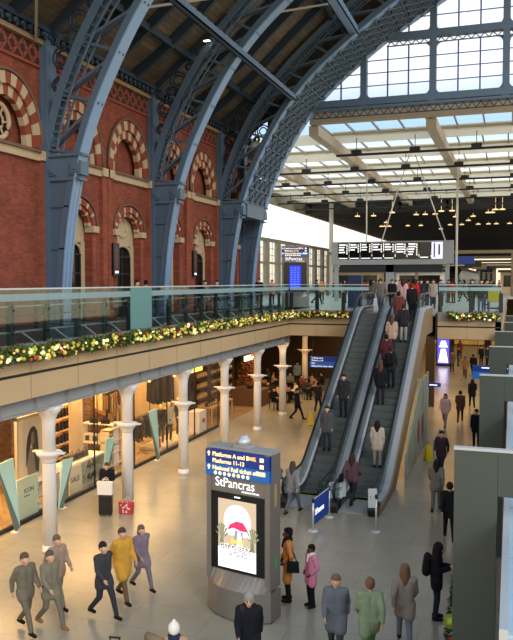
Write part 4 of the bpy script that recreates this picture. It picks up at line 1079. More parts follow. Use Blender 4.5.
def wet(loc, rz, label):
    o = empty('wet_floor_sign', loc, rz, label, 'wet floor sign')
    for s_ in (-1, 1):
        mb = MB(); w0, w1 = .16, .10; v = []
        for (x, y, z) in ((-w0, s_*.17, 0), (w0, s_*.17, 0), (w1, s_*.02, .62), (-w1, s_*.02, .62)): v += [(x, y, z), (x, y-s_*.015, z)]
        mb.add(v, [(0, 2, 4, 6), (1, 7, 5, 3), (0, 1, 3, 2), (2, 3, 5, 4), (4, 5, 7, 6), (6, 7, 1, 0)]).build('board', yel, o)
    MB().box(-.05, .05, -.03, .03, .60, .66).build('handle', yel, o); return o
wet((-10.0, 38.3, 0), R(10), 'yellow wet floor sign on the concourse left of the escalators')
wet((-3.25, 32.2, 0), R(30), 'yellow wet floor sign beside the glazed enclosure right of the escalators')
# blue hanging signs below the cross balcony
hs = empty('hanging_direction_sign', (-9.9, 40.95, 2.74), 0, 'blue hanging direction sign with white lines under the corner of the cross balcony', 'sign')
MB().box(-.85, .85, -.04, .04, .33, .62).build('upper_panel', navye, hs); MB().box(-.85, .85, -.04, .04, 0, .33).build('lower_panel', blue, hs)
for z, t in ((.50, 'Underground'), (.36, 'Platforms A-B'), (.20, 'Exit'), (.04, 'National Rail ticket office')): text(t, .12, whl, hs, (-.75, -.046, z))
MB().bar((-.7, 0, .6), (-.7, 0, 1.8), .03).bar((.7, 0, .6), (.7, 0, 1.8), .03).build('hanger', darkm, hs)
hs = empty('hanging_direction_sign', (-1.15, 45.0, 1.95), 0, 'blue hanging sign half hidden behind the grey portals on the right', 'sign')
MB().box(-.95, 1.2, -.05, .05, 0, .42).build('lower_panel', blue, hs); MB().box(-.95, 1.2, -.05, .05, .42, .78).build('upper_panel', navye, hs); MB().box(-.45, 1.0, -.06, -.05, .62, .68).build('lettering', whl, hs)
MB().bar((-.7, 0, .78), (-.7, 0, 2.6), .03).bar((.7, 0, .78), (.7, 0, 2.6), .03).build('hanger', darkm, hs)
# digital screen totem on the lower level
p = at(443, 366, Z=0)
ds = empty('digital_screen', (p.x+.02, p.y, 0), 0, 'freestanding black digital screen glowing blue and white on the lower level', 'screen')
MB().box(-.62, .62, -.12, .12, 0, 2.55).build('housing', blackg, ds); MB().box(-.5, .5, -.13, -.12, .22, 2.4).build('screen', mat('glowing_violet', '#4a48d8', .3, emit=1.6, var=.1), ds)
MB().prism([(-.42, .35), (.42, .35), (.25, 1.3), (.2, 1.55), (-.2, 1.55), (-.25, 1.3)], -.14, -.13, 'Y').box(-.36, .36, -.14, -.13, 1.7, 1.85).box(-.28, .28, -.14, -.13, 1.95, 2.1).box(-.2, .2, -.14, -.13, 2.15, 2.27).build('screen_image', mat('glowing_white', '#e8eaff', .3, emit=2.0, var=0), ds)

# ================================================================ GREY PORTALS ON THE RIGHT
port = mat('grey_green_metal', '#444941', .55, .05, var=.04); edge = mat('pale_edge', '#b9bdc0', .4, .3, var=.03)
PL = ['nearest and largest grey portal frame at the right edge', 'second grey portal frame at the right edge', 'third grey portal frame at the right edge', 'fourth grey portal frame at the right edge', 'fifth small grey portal frame at the right edge', 'sixth smallest grey portal frame at the right edge, by the garland']
for i, y in enumerate((11.8, 21.35, 30.8, 40.1, 49.1, 58.4)):
    h = 5.05
    r = empty('grey_portal_frame', (-.8 if i < 4 else -.42, y, 0), 0, PL[i], 'portal frame', 'grey portal frames')
    MB().box(0, .64, 0, .10, 0, h-.04).build('leg', port, r, bevel=.008)
    MB().box(.64, 4.4, 0, .10, h-.72, h-.04).build('beam', port, r, bevel=.008)
    MB().box(-.01, 4.4, -.01, .12, h-.04, h).build('lit_top_edge', edge, r)  # pale colour stands in for light along the portal tops
# frosted glass canopy running beside the portals
cn = empty('glass_canopy', (0, 8, 0), 0, 'long pale blue frosted canopy behind the grey portals at the right edge', 'canopy')
cb_ = mat('pale_blue_canopy', '#9fbccb', .35, var=.14, scale=5)
for i in range(14):
    MB().box(0.02, 3.6, 2.3*i, 2.3*i+2.26, 3.9, 3.95).build('roof_panel', cb_, cn)
MB().box(-.07, .02, 0, 32, 3.86, 4.0).build('edge_rail', edge, cn)
MB().box(-.04, .0, 0, 32, 0, 3.86).build('side_wall', mat('dark_side_glass', '#22262a', .2), cn)
# christmas tree with big baubles and shrub
def shrub(loc, h, rad, n, label, name='shrub', cat='plant', seed=0, baub=(), m=None):
    rnd = random.Random(seed); r = empty(name, loc, 0, label, cat); lf = MB()
    for i in range(n):
        z = h*rnd.random()**.9; q = rad*(1-.75*z/h)*math.sqrt(rnd.random()); t = rnd.uniform(0, 6.283)
        p = Vector((q*math.cos(t), q*math.sin(t), .18+z)); d = Vector((math.cos(t)+rnd.uniform(-.6, .6), math.sin(t)+rnd.uniform(-.6, .6), rnd.uniform(-.4, .7))).normalized()*.13; e_ = d.cross(Vector((rnd.random(), rnd.random(), 1))).normalized()*.035
        lf.add([p, p+d*.5+e_, p+d, p+d*.5-e_], [(0, 1, 2, 3)])
    o = lf.build('foliage', m or mat('shrub_green', '#31552c', .6, var=.4, scale=20), r); o['kind'] = 'stuff'
    MB().lathe([(.18, 0), (.24, .3), (.22, .3), (.05, .28)], n=14).build('pot', darkm, r, True); MB().tube([(0, 0, .2), (0, 0, h*.8)], .025, 6).build('stem', mat('bark', '#4a3826', .9), r)
    for x, y, z, q, m_ in baub: MB().ball((x, y, z), q, 8).build('bauble', m_, r, True)
    return r
shrub((-.86, 14.6, 0), 1.75, .30, 1500, 'small christmas tree with large green and red baubles beside the nearest grey portal', 'christmas_tree', 'christmas tree', 1,
      [(-.12, -.25, 1.15, .15, mat('olive_bauble', '#8c9a2c', .25, .2)), (-.05, -.25, .78, .14, mat('dark_red_bauble', '#8c241c', .25, .2)), (-.2, -.22, .55, .15, mat('olive_bauble', '#8c9a2c')), (-.02, -.3, 1.42, .11, mat('olive_bauble', '#8c9a2c'))])
shrub((-1.25, 13.4, 0), .62, .40, 900, 'low green leafy shrub in a pot at the foot of the nearest grey portal', seed=2)
shrub((-.10, 12.9, 0), 1.1, .16, 500, 'green leafy shrub seen just right of the nearest grey portal leg', seed=3)
shrub((-1.15, 24.9, 0), 1.0, .3, 600, 'potted plant with red flowers beside the second grey portal', 'flowering_plant', seed=4, baub=[(0, -.1, 1.05, .13, mat('red_flower', '#c23a34', .6)), (-.12, -.1, .9, .11, mat('red_flower', '#c23a34'))])
# ================================================================ PEOPLE
def capsule(mb, a, b, ra, rb, sq=1.0, n=10):
    """closed tapered capsule; sq flattens it front to back"""
    a = Vector(a); b = Vector(b); d = b-a; L = d.length
    if L < 1e-4: d = Vector((0, 0, 1)); L = 1e-4
    d.normalize(); u = Vector((0, 1, 0)) if abs(d.y) < .9 else Vector((0, 0, 1))
    x = d.cross(u).normalized(); y = x.cross(d).normalized(); prof = []
    for i in range(5): t = -math.pi/2+math.pi/2*i/4; prof.append((ra*math.cos(t)+1e-4, ra*math.sin(t)))
    for i in range(5): t = math.pi/2*i/4; prof.append((rb*math.cos(t)+1e-4, L+rb*math.sin(t)))
    v = []; f = []
    for r_, h in prof:
        for k in range(n):
            t = 2*math.pi*k/n; v.append(a+d*h+x*r_*math.cos(t)+y*r_*math.sin(t)*sq)
    for i in range(len(prof)-1):
        for k in range(n): f.append((i*n+k, i*n+(k+1) % n, (i+1)*n+(k+1) % n, (i+1)*n+k))
    f += [tuple(range(n))[::-1], tuple((len(prof)-1)*n+k for k in range(n))]
    mb.add(v, f)
MESHES = {}
def fuse(key, caps, vox=.014, smooth=3):
    """union of tapered capsules remeshed into one continuous skin"""
    if key in MESHES: return MESHES[key]
    mb = MB()
    for c in caps: capsule(mb, *c)
    o = mb.build('tmp'); m = o.modifiers.new('r', 'REMESH'); m.mode = 'VOXEL'; m.voxel_size = vox; m.use_smooth_shade = True
    if smooth: q = o.modifiers.new('s', 'SMOOTH'); q.iterations = smooth; q.factor = .5
    bpy.context.view_layer.update()
    me = bpy.data.meshes.new_from_object(o.evaluated_get(bpy.context.evaluated_depsgraph_get()))
    bpy.data.objects.remove(o); me.materials.append(None); me.name = key; MESHES[key] = me; return me
V = Vector
def pose(kind):
    J = dict(pel=V((0, 0, .95)), wai=V((0, 0, 1.10)), che=V((0, 0, 1.32)), nec=V((0, .01, 1.48)), hea=V((0, -.015, 1.60)))
    for s, k in ((-1, 'R'), (1, 'L')):
        J['hip'+k] = V((s*.09, 0, .92)); J['kne'+k] = V((s*.10, -.02, .50)); J['ank'+k] = V((s*.10, .02, .09))
        J['sho'+k] = V((s*.175, .01, 1.42)); J['elb'+k] = V((s*.225, .03, 1.15)); J['wri'+k] = V((s*.22, -.06, .90))
    if kind in ('walk', 'walk2'):
        a, b = ('L', 'R') if kind == 'walk' else ('R', 'L')
        sa = 1 if a == 'L' else -1
        J['kne'+a] = V((sa*.09, -.20, .52)); J['ank'+a] = V((sa*.09, -.33, .12)); J['kne'+b] = V((-sa*.09, .04, .50)); J['ank'+b] = V((-sa*.09, .36, .16))
        J['elb'+a] = V((sa*.22, .16, 1.17)); J['wri'+a] = V((sa*.22, .16, .93)); J['elb'+b] = V((-sa*.22, -.06, 1.16)); J['wri'+b] = V((-sa*.20, -.24, 1.0))
    if kind == 'phone':
        for s, k in ((-1, 'R'), (1, 'L')): J['elb'+k] = V((s*.22, -.03, 1.16)); J['wri'+k] = V((s*.08, -.27, 1.20))
        J['hea'] = V((0, -.06, 1.585))
    if kind == 'pocket':
        for s, k in ((-1, 'R'), (1, 'L')): J['elb'+k] = V((s*.27, .07, 1.17)); J['wri'+k] = V((s*.18, -.08, 1.0))
    if kind == 'sit':
        for k in ('pel', 'wai', 'che', 'nec', 'hea'): J[k] = J[k]+V((0, 0, -.42))
        for s, k in ((-1, 'R'), (1, 'L')):
            J['sho'+k] += V((0, 0, -.42)); J['elb'+k] = V((s*.24, -.06, .75)); J['wri'+k] = V((s*.10, -.30, .74))
            J['hip'+k] = V((s*.10, 0, .52)); J['kne'+k] = V((s*.12, -.45, .52)); J['ank'+k] = V((s*.12, -.42, .09))
    return J
def body_caps(J):
    c = []
    c += [(J['pel']-V((.05, 0, 0)), J['pel']+V((.05, 0, 0)), .13, .13, .8), (J['pel'], J['wai'], .14, .12, .8)]
    for s in (-1, 1): c += [(J['wai']+V((s*.03, 0, 0)), J['che']+V((s*.07, 0, 0)), .10, .115, .85)]
    c += [(J['shoR'], J['shoL'], .065, .065), (J['che'], J['nec'], .09, .055), (J['nec'], J['hea'], .052, .055)]
    h = J['hea']; c += [(h+V((0, .02, .035)), h+V((0, 0, .0)), .092, .088), (h+V((0, -.02, -.02)), h+V((0, -.045, -.075)), .068, .042), (h+V((0, -.085, .02)), h+V((0, -.108, -.018)), .012, .018),
                        (h+V((-.022, -.083, -.062)), h+V((.022, -.083, -.062)), .013, .013), (h+V((-.088, .01, .02)), h+V((-.088, .012, -.025)), .018, .014), (h+V((.088, .01, .02)), h+V((.088, .012, -.025)), .018, .014)]
    for k, s in (('R', -1), ('L', 1)):
        c += [(J['hip'+k], J['kne'+k], .085, .055), (J['kne'+k], J['ank'+k], .052, .038), (J['ank'+k]+V((0, .02, -.04)), J['ank'+k]+V((0, -.13, -.055)), .036, .03)]
        c += [(J['sho'+k], J['elb'+k], .052, .040), (J['elb'+k], J['wri'+k], .038, .027)]
        d = (J['wri'+k]-J['elb'+k]).normalized(); w_ = J['wri'+k]; inn = V((-s, 0, 0)); sd = d.cross(inn).normalized()
        if abs(d.z) < .6: sd = V((1, 0, 0)) if abs(d.x) < .6 else V((0, 0, 1))
        p0 = w_+d*.03; p1 = w_+d*.085
        c += [(p0+sd*.016, p1+sd*.026, .021, .018, 1), (p0-sd*.016, p1-sd*.026, .021, .018, 1)]
        for i, L in enumerate((.058, .07, .066, .050)):
            r0 = p1+sd*(.03-.02*i); m_ = r0+d*L*.55+inn*.004; c += [(r0, m_, .0115, .0105, 1, 6), (m_, m_+d*L*.4+inn*.022, .0105, .009, 1, 6)]
        c += [(w_+d*.03+sd*.025, w_+d*.065+sd*.052+inn*.01, .014, .012, 1, 6), (w_+d*.065+sd*.052+inn*.01, w_+d*.10+sd*.056+inn*.026, .012, .010, 1, 6)]
    return c
def coat_caps(J, hem, fat=1.0):
    c = []; F = fat
    for s in (-1, 1): c += [(J['pel']+V((s*.05, 0, .0)), J['che']+V((s*.08, 0, .02)), .135*F, .13*F, .92), (J['che']+V((s*.05, 0, 0)), J['nec']+V((s*.04, 0, -.03)), .11*F, .06*F, .9)]
    c += [(J['shoR'], J['shoL'], .085*F, .085*F)]
    for k in 'RL': c += [(J['sho'+k], J['elb'+k], .080*F, .064*F), (J['elb'+k], J['wri'+k]-(J['wri'+k]-J['elb'+k])*.04, .062*F, .048*F)]
    if hem > 0:
        for k in 'RL':
            e_ = J['hip'+k].lerp(J['kne'+k], hem); c += [(J['hip'+k], e_, .135*F, .13*F, .9)]
        c += [(J['pel'], J['hipR'].lerp(J['kneR'], hem*.9).lerp(J['hipL'].lerp(J['kneL'], hem*.9), .5), .14*F, .13*F, .9)]
    return c
def trouser_caps(J):
    c = [(J['pel']-V((.05, 0, 0)), J['pel']+V((.05, 0, 0)), .135, .135, .85)]
    for k in 'RL': c += [(J['hip'+k], J['kne'+k], .100, .072), (J['kne'+k], J['ank'+k]+V((0, 0, .01)), .070, .055)]
    return c
def shoe_caps(J, k): a = J['ank'+k]; return [(a+V((0, .03, -.035)), a+V((0, -.14, -.045)), .05, .042), (a+V((0, 0, .03)), a+V((0, 0, -.02)), .048, .05)]
def hair_caps(J, st):
    h = J['hea']; c = [(h+V((0, .035, .065)), h+V((0, .03, .02)), .100, .098)]
    c += [(h+V((0, -.04, .095)), h+V((0, .0, .105)), .05, .06)]
    if st == 'long': c += [(h+V((-.06, .05, .0)), h+V((-.06, .06, -.20)), .055, .05), (h+V((.06, .05, .0)), h+V((.06, .06, -.20)), .055, .05), (h+V((0, .07, 0)), h+V((0, .09, -.22)), .08, .06)]
    if st == 'bun': c += [(h+V((0, .06, .16)), h+V((0, .07, .17)), .06, .06)]
    if st == 'hat': c = [(h+V((0, .02, .07)), h+V((0, .02, .03)), .108, .108), (h+V((0, .02, .165)), h+V((0, .02, .185)), .035, .035)]
    if st == 'hood': c = [(h+V((0, .03, .05)), h+V((0, .05, -.08)), .115, .12)]
    return c
def scarf_caps(J): n = J['nec']; return [(n+V((-.06, -.03, -.0)), n+V((.06, -.03, -.0)), .07, .07), (n+V((-.05, .04, 0)), n+V((.05, .04, 0)), .06, .06), (n+V((0, -.09, -.02)), n+V((.02, -.13, -.16)), .05, .04)]
def part_obj(nm, me, m, root, s):
    o = bpy.data.objects.new(nm, me); C.objects.link(o); o.parent = root; o.material_slots[0].link = 'OBJECT'; o.material_slots[0].material = m; return o
SK = [mat('skin_light', '#c99a7c', .55, var=.05), mat('skin_mid', '#9a6a4a', .55, var=.05), mat('skin_deep', '#5c3a28', .55, var=.05)]
def cloth(h): return mat('cloth_'+h.lstrip('#'), h, .85, var=.18, scale=12, spec=.2)
NP = 0
def person(label, loc, face, kind='walk', coat='#222228', trou='#1c1c22', hair='#241a14', hs='short', skin=0, hem=.25, h=1.72, fat=1.0, scarf=None, shoes='#1a1816', bag=None, bagc='#151515', group=None, fine=False, belt=None):
    """face: heading in degrees, 0 = towards the camera side (-Y), 90 = towards +X"""
    vx = .012 if fine else .02
    fk = '_f' if fine else ''
    J = pose(kind); r = empty('person', loc, R(face), label, 'person', group); s = h/1.72; r.scale = (s, s, s)
    part_obj('body', fuse(kind+'_body'+fk, body_caps(J), .0085 if fine else .016, 2), SK[skin], r, s)
    part_obj('coat', fuse('%s_coat%.2f_%.2f%s' % (kind, hem, fat, fk), coat_caps(J, hem, fat), vx), cloth(coat), r, s)
    part_obj('trousers', fuse(kind+'_trousers'+fk, trouser_caps(J), vx), cloth(trou), r, s)
    for k in 'RL': part_obj('shoe', fuse(kind+'_shoe'+k, shoe_caps(J, k), .012), cloth(shoes), r, s)
    part_obj('hat' if hs == 'hat' else ('hood' if hs == 'hood' else 'hair'), fuse(kind+'_hair'+hs, hair_caps(J, hs), .014), cloth(hair), r, s)
    if scarf: part_obj('scarf', fuse(kind+'_scarf', scarf_caps(J), .014), cloth(scarf), r, s)
    if fine:
        hd = J['hea']
        for x in (-.033, .033): MB().ball((hd.x+x, hd.y-.083, hd.z+.012), .013, 6).build('eye', cloth('#14100e'), r, True)
        MB().box(hd.x-.022, hd.x+.022, hd.y-.102, hd.y-.092, hd.z-.066, hd.z-.058).build('mouth', cloth('#7a4038'), r)
    if belt: MB().lathe([(.172*fat, 1.06), (.176*fat, 1.08), (.172*fat, 1.11)], n=18).build('belt', cloth(belt), r, True)
    if bag == 'backpack': part_obj('backpack', fuse(kind+'_pack', [(J['che']+V((-.08, .20, .05)), J['wai']+V((-.08, .22, 0)), .10, .12, .9), (J['che']+V((.08, .20, .05)), J['wai']+V((.08, .22, 0)), .10, .12, .9), (J['shoR']+V((.05, 0, .0)), J['che']+V((-.12, -.10, -.1)), .105, .02), ], .02), cloth(bagc), r, s)
    if bag == 'shoulder':
        w_ = J['elbL']+V((.03, .05, -.22)); MB().prism([(w_.y-.15, w_.z-.12), (w_.y+.15, w_.z-.12), (w_.y+.13, w_.z+.12), (w_.y-.13, w_.z+.12)], w_.x, w_.x+.10, 'X').tube([(w_.x+.05, w_.y-.1, w_.z+.1), J['shoL']+V((.02, 0, .09)), (w_.x+.05, w_.y+.1, w_.z+.1)], .014, 6).build('shoulder_bag', cloth(bagc), r)
    return r
def rolling_case(loc, rz, label, col, w_=.40, h=.58, d=.24, handle=1.0, name='suitcase'):
    r = empty(name, loc, rz, label, 'suitcase'); m = mat('case_'+col.lstrip('#'), col, .4, var=.08)
    MB().box(-w_/2, w_/2, -d/2, d/2, .06, h).build('body', m, r, bevel=.04)
    s = MB()
    for i in range(5): x = -w_/2+w_*(i+.5)/5; s.box(x-.012, x+.012, -d/2-.008, -d/2, .1, h-.05)
    s.build('ribbing', m, r)
    MB().bar((-.09, d/2-.04, h), (-.09, d/2-.04, handle), .018).bar((.09, d/2-.04, h), (.09, d/2-.04, handle), .018).bar((-.11, d/2-.04, handle), (.11, d/2-.04, handle), .03).build('handle', darkm, r)
    for x in (-w_/2+.05, w_/2-.05):
        for y in (-d/2+.04, d/2-.04): MB().lathe([(.03, -.012), (.03, .012)], n=10, M=Matrix.Translation((x, y, .03)) @ Matrix.Rotation(R(90), 4, 'Y')).build('wheel', black, r, True)
    return r
def shopping_bag(loc, rz, label, col, w_=.36, h=.38, d=.14, spots=None):
    r = empty('shopping_bag', loc, rz, label, 'bag'); MB().prism([(-w_/2, 0), (w_/2, 0), (w_/2+.02, h), (-w_/2-.02, h)], -d/2, d/2, 'Y').build('body', mat('bag_'+col.lstrip('#'), col, .5, var=.04), r, bevel=.008)
    for y in (-d/2, d/2): MB().tube([(.09*math.cos(t), y, h-.02+.14*math.sin(t)) for t in [math.pi*i/8 for i in range(9)]], .009, 5).build('handle', white, r)
    if spots:
        s = MB(); rnd = random.Random(3)
        for i in range(16): s.ball((rnd.uniform(-.15, .15), -d/2-.004, rnd.uniform(.05, h-.05)), .03, 5, (1, .2, 1))
        s.build('pattern', mat('bag_spots', spots, .5), r)
    return r
# ---- sharp figures near the totem and at the right
person('woman in a tan wrap coat and black scarf standing right of the wayfinding totem', G(288, 601), -75, 'pocket', '#c08048', '#17120f', '#15100d', 'short', 2, .85, 1.74, 1.0, '#17140f', bag='shoulder', fine=True, belt='#a05f24')
person('girl in a pink padded coat and white scarf standing beside the woman in tan', G(311, 607), -50, 'pocket', '#d07f98', '#15141a', '#17110e', 'short', 2, .50, 1.46, 1.08, '#e4d8cf', fine=True)
person('person in black with a backpack, head bowed, left of the nearest grey portal', G(436, 619), 95, 'phone', '#14161a', '#1c2733', '#1a1512', 'hood', 0, .28, 1.74, 1.15, bag='backpack', fine=True)
person('person in a dark coat and grey bobble hat passing in front of the wayfinding totem', G(249, 682), 20, 'walk', '#17191f', '#15161b', '#8d8a86', 'hat', 0, .45, 1.70, 1.1, bag='backpack', bagc='#3a2226', fine=True)
p = at(174, 623, Z=1.68)
person('person in a tan coat, white bobble hat and navy scarf at the bottom edge', (p.x, p.y, 0), 200, 'walk2', '#b08a66', '#2c3040', '#e8dfd4', 'hat', 0, .3, 1.66, 1.05, '#232c48', fine=True)
# their luggage
rc = rolling_case((p.x-.36, p.y-.22, 0), R(15), 'red trolley case behind the person in the white hat at the bottom edge', '#b8241f', .44, 1.02, .28, 1.36)
o = MB().lathe([(.02, -.19), (.075, -.185), (.08, 0), (.075, .185), (.02, .19)], n=14, M=Matrix.Translation((p.x-.30, p.y-.16, 1.42)) @ Matrix.Rotation(R(90), 4, 'Y') @ Matrix.Rotation(R(20), 4, 'X')).build('rolled_duffel', mat('khaki_roll', '#7c6a4e', .8), smooth=True)
tag(o, 'khaki rolled bag lying across the red trolley case at the bottom edge', 'bag')
p2 = at(116, 636, Z=1.02); rolling_case((p2.x, p2.y-.1, 0), R(10), 'dark trolley case whose raised handle shows at the bottom edge', '#202226')
# ---- person with suitcase by the second column
person('person in a black jacket bent over a phone beside the second column', (-12.55, 21.55, 0), 15, 'phone', '#16161a', '#1b1b20', '#5a3c28', 'short', 0, .1, 1.62, 1.15)
rolling_case((-12.35, 21.10, 0), R(12), 'black ribbed suitcase standing in front of the person at the second column', '#18191b', .42, .70, .26, .78)
shopping_bag((-12.35, 21.08, .705), R(12), 'white paper shopping bag resting on the black suitcase', '#dfdcd8', .48, .42, .16)
shopping_bag((-11.85, 21.55, 0), R(5), 'red and white spotted shopping bag on the floor beside the second column', '#c43a3a', .44, .38, .2, '#e8d8dc')
# ---- passers-by, left foreground
PB = 'people walking across the left foreground'
person('person in a dark grey coat striding left of the person in yellow', G(104, 618), 70, 'walk', '#3b3b3e', '#2f3136', '#2a2420', 'short', 0, .35, 1.72, 1.0)
person('person in a mustard yellow coat walking across the left foreground', G(123, 601), 60, 'walk2', '#c8943a', '#6a5238', '#4a3c30', 'short', 0, .65, 1.74, 1.1)
person('person in a mauve coat walking just behind the yellow coat', G(142, 590), 60, 'walk', '#7c6c78', '#6f6870', '#6a5a50', 'long', 0, .5, 1.60, 1.0)
person('person in a faded olive coat and tan shoes walking in the left foreground', G(51, 628), 70, 'walk', '#7a7260', '#6c6658', '#5c5144', 'short', 0, .4, 1.70, 1.0, shoes='#8a6444')
person('person in a pinkish beige coat walking behind the one in olive', G(58, 607), 70, 'walk2', '#9a8270', '#7c7264', '#6a5a4a', 'short', 0, .3, 1.68)
person('person in a grey brown jacket at the lower left, nearest the bottom corner', G(26, 632), 70, 'walk2', '#6e6656', '#6a6252', '#5a4c40', 'short', 0, .3, 1.72)
# ---- right foreground
for px, py, lab, c1, c2, kd, hs in ((336, 577, 'person in a long blue grey coat at the bottom right, left of the three', '#65686f', '#3a3a42', 'walk', 'short'), (370, 580, 'person in pale green at the bottom right, middle of the three', '#8c9a78', '#5c8a48', 'walk2', 'short'), (405, 566, 'person in a beige coat at the bottom right, right of the three', '#93867a', '#74747c', 'walk', 'long')):
    q = at(px, py, Z=1.72); person(lab, (q.x, q.y, 0), {336: 10, 370: 200, 405: 190}[px], kd, c1, c2, '#7a5a44', hs, 0, .55, 1.74, 1.05)
# ---- escalator passengers
def onesc(px, side, y, **k):
    x = px; z = pathat(y)+.0
    return (x, y, z)
LX, RX = -6.52, -4.80
person('person in dark clothes low on the left escalator, upper of the two', (LX+.1, 29.8, pathat(30.0)), 0, 'stand', '#2a2b30', '#20222a', '#2a211a', 'short', 0, .3)
person('person in a grey jacket low on the left escalator, lower of the two', (LX-.15, 28.0, pathat(28.2)), 0, 'stand', '#4a4a4e', '#2a2c32', '#332820', 'long', 0, .3)
person('person in grey with a tan bag stepping onto the top of the left escalator', (LX, 39.2, 5.97), 0, 'walk', '#6c6660', '#5a6a86', '#4a3a2c', 'hat', 0, .2, bag='shoulder', bagc='#8a6a4a')
EL = [('right escalator: person in a red jacket near the top', .20, 37.6, '#c41f26', '#2a2c36', 'hood', 180), ('right escalator: person in a pale pink top beside the red jacket', -.28, 37.2, '#c49a9c', '#3a3c48', 'long', 180),
      ('right escalator: person in black behind the red jacket', .28, 36.3, '#1c1c20', '#1a1a1e', 'short', 180), ('right escalator: person in rust brown below the pink top', -.25, 35.6, '#6a3a34', '#3a3234', 'short', 180),
      ('right escalator: person in white trousers and dark jacket in its upper half', .12, 34.6, '#2c2a2e', '#b0a8a0', 'short', 180), ('right escalator: person in a cream top at the left side', -.28, 33.7, '#b8988a', '#2c2c34', 'long', 180),
      ('right escalator: person in crimson and black about halfway', -.30, 32.4, '#54262e', '#1c1c22', 'short', 180), ('right escalator: person in charcoal with a rucksack about halfway', .02, 31.6, '#26262a', '#1c1e26', 'short', 180),
      ('right escalator: person in black below the halfway point', -.25, 30.6, '#1a1a1e', '#24242a', 'long', 180), ('right escalator: person in a pale coat near the bottom on the right', .18, 27.4, '#b0a698', '#8e867c', 'long', 180)]
for i, (lab, dx, y, c1, c2, hs, fc) in enumerate(EL):
    person(lab.split(': ')[1]+' of the right escalator' if 'escalator' not in lab.split(': ')[1] else lab, (RX+dx, y, pathat(y+.2)), fc, 'stand', c1, c2, ('#241a14', '#3a2a20', '#5a4030')[i % 3], hs, i % 2, .3 if i % 3 else .5, bag='backpack' if i == 7 else None)
person('person in a plum top and dark jeans stepping onto the right escalator', (-5.0, 24.7, .035), 170, 'walk', '#5a4148', '#232833', '#3a2a24', 'long', 0, .1, bag='shoulder')
person('person in faded grey at the foot of the left escalator, left one', (-7.35, 23.4, 0), 170, 'walk', '#6c7076', '#5a6068', '#4a423c', 'short', 0, .3)
person('person in faded grey at the foot of the left escalator, right one', (-6.65, 23.2, 0), 170, 'walk2', '#7a7c80', '#565c66', '#4a423c', 'long', 0, .3)
# ---- right-hand concourse
RC = [(441, 475, 'person in maroon and black walking on the right concourse, nearest the big portal', '#3a2a2e', '#2a2a30', 'walk', 0), (436, 512, 'person in soft grey walking on the right concourse, below the one in maroon', '#76706a', '#6a6864', 'walk2', 180), (449, 541, 'person in black half behind the nearest grey portal', '#1e1e22', '#1a1a1e', 'walk', 180),
      (445, 427, 'person in a pinkish white top walking in the middle of the right concourse', '#b89a98', '#8a7c7a', 'walk', 0), (460, 423, 'person in dark maroon walking beside the one in pinkish white', '#5a3a38', '#3a2a2c', 'walk2', 180), (472, 408, 'person in navy black walking near the second portal', '#1e2028', '#1a1a20', 'walk', 180),
      (476, 447, 'person in black standing half behind the second portal', '#18181c', '#141418', 'stand', 0), (465, 379, 'person in a tan coat farther off on the right concourse', '#8a6440', '#3a2a22', 'walk', 0), (473, 376, 'person in a black coat beside the tan coat, farther off', '#18181c', '#141418', 'walk2', 180)]
for i, (px, py, lab, c1, c2, kd, fc) in enumerate(RC):
    q = G(px, py); person(lab, q, fc+10*(i % 3)-10, kd, c1, c2, '#2a2018', ('short', 'long')[i % 2], i % 2, .35)
for i, (px, py, c1, lab) in enumerate(((452, 372, '#6a5a50', 'grey brown'), (481, 365, '#1c1c20', 'black'), (487, 366, '#26262c', 'charcoal'), (458, 366, '#30241e', 'dark brown'), (493, 365, '#1a1a22', 'midnight blue'), (460, 358, '#8a3a2a', 'brick red'))):
    person('person in %s among the farthest group beyond the lit screen on the lower level' % lab, G(px, py), 30*i, 'stand', c1, '#1c1c20', '#201812', 'short', 0, .4)
# ---- upper level
UPP = [(137, 5.95, None, -14.6, 'person with dark hair and a lilac top on the left balcony by the brick wall', '#8f86a8', 'stand', 90), (146, 5.95, None, -15.2, 'person in grey next to the lilac top on the left balcony', '#6a6468', 'stand', 200),
       (205, 5.95, None, -14.4, 'person in black standing on the left balcony before the middle door', '#17171b', 'stand', 30), (217, 5.95, None, -14.0, 'person in dark blue on the left balcony, farther along', '#20242e', 'stand', 0)]
for px, z, _, X, lab, c1, kd, fc in UPP:
    q = at(px, 290, X=X); person(lab, (q.x, q.y, 5.95), fc, kd, c1, '#1c1c22', '#1a1410', 'short', 0, .2, 1.66)
def up(px, Y, lab, c1, c2='#22242c', kd='stand', fc=0, hs='short', h=1.72, **k):
    q = at(px, 290, Y=Y); return person(lab, (q.x, Y, 5.95), fc, kd, c1, c2, '#241a14', hs, 0, k.get('hem', .3), h, bag=k.get('bag'))
up(259, 45.5, 'person in black at the corner of the upper level, left of the totem', '#121316', h=1.8)
up(272, 50, 'person in coral pink on the upper level between the black jacket and the totem', '#d08a7a')
up(317, 52, 'person in a dark coat on the upper level, just right of the totem', '#2a2a30', kd='walk', fc=90)
up(322, 60, 'person in an orange vest on the upper level below the windows', '#c8822e')
up(371, 42.8, 'person in brown grey walking at the head of the left escalator', '#5a5048', '#4a5a78', 'walk', 180, 'long')
up(381, 46, 'person in magenta and blue beyond the left escalator', '#8a2a5a', '#2a4a7a')
up(392, 45, 'person in black beyond the escalators', '#17181c')
up(400, 47, 'person in white beyond the escalators', '#c8c4be', '#4a4c54')
up(421, 44, 'person in dark grey beyond the right escalator', '#2c2e34', bag='backpack')
up(433, 45, 'person in a beige jacket beyond the right escalator', '#a39684', '#38404e')
up(441, 50, 'person in slate blue beyond the right garland', '#44506a')
up(472, 43.5, 'person in black with jeans on the right cross balcony, left of the pair', '#1a1b20', '#26303e')
up(481, 43.2, 'person in charcoal with blue jeans at the right part of the cross balcony', '#2a2a30', '#41618a')
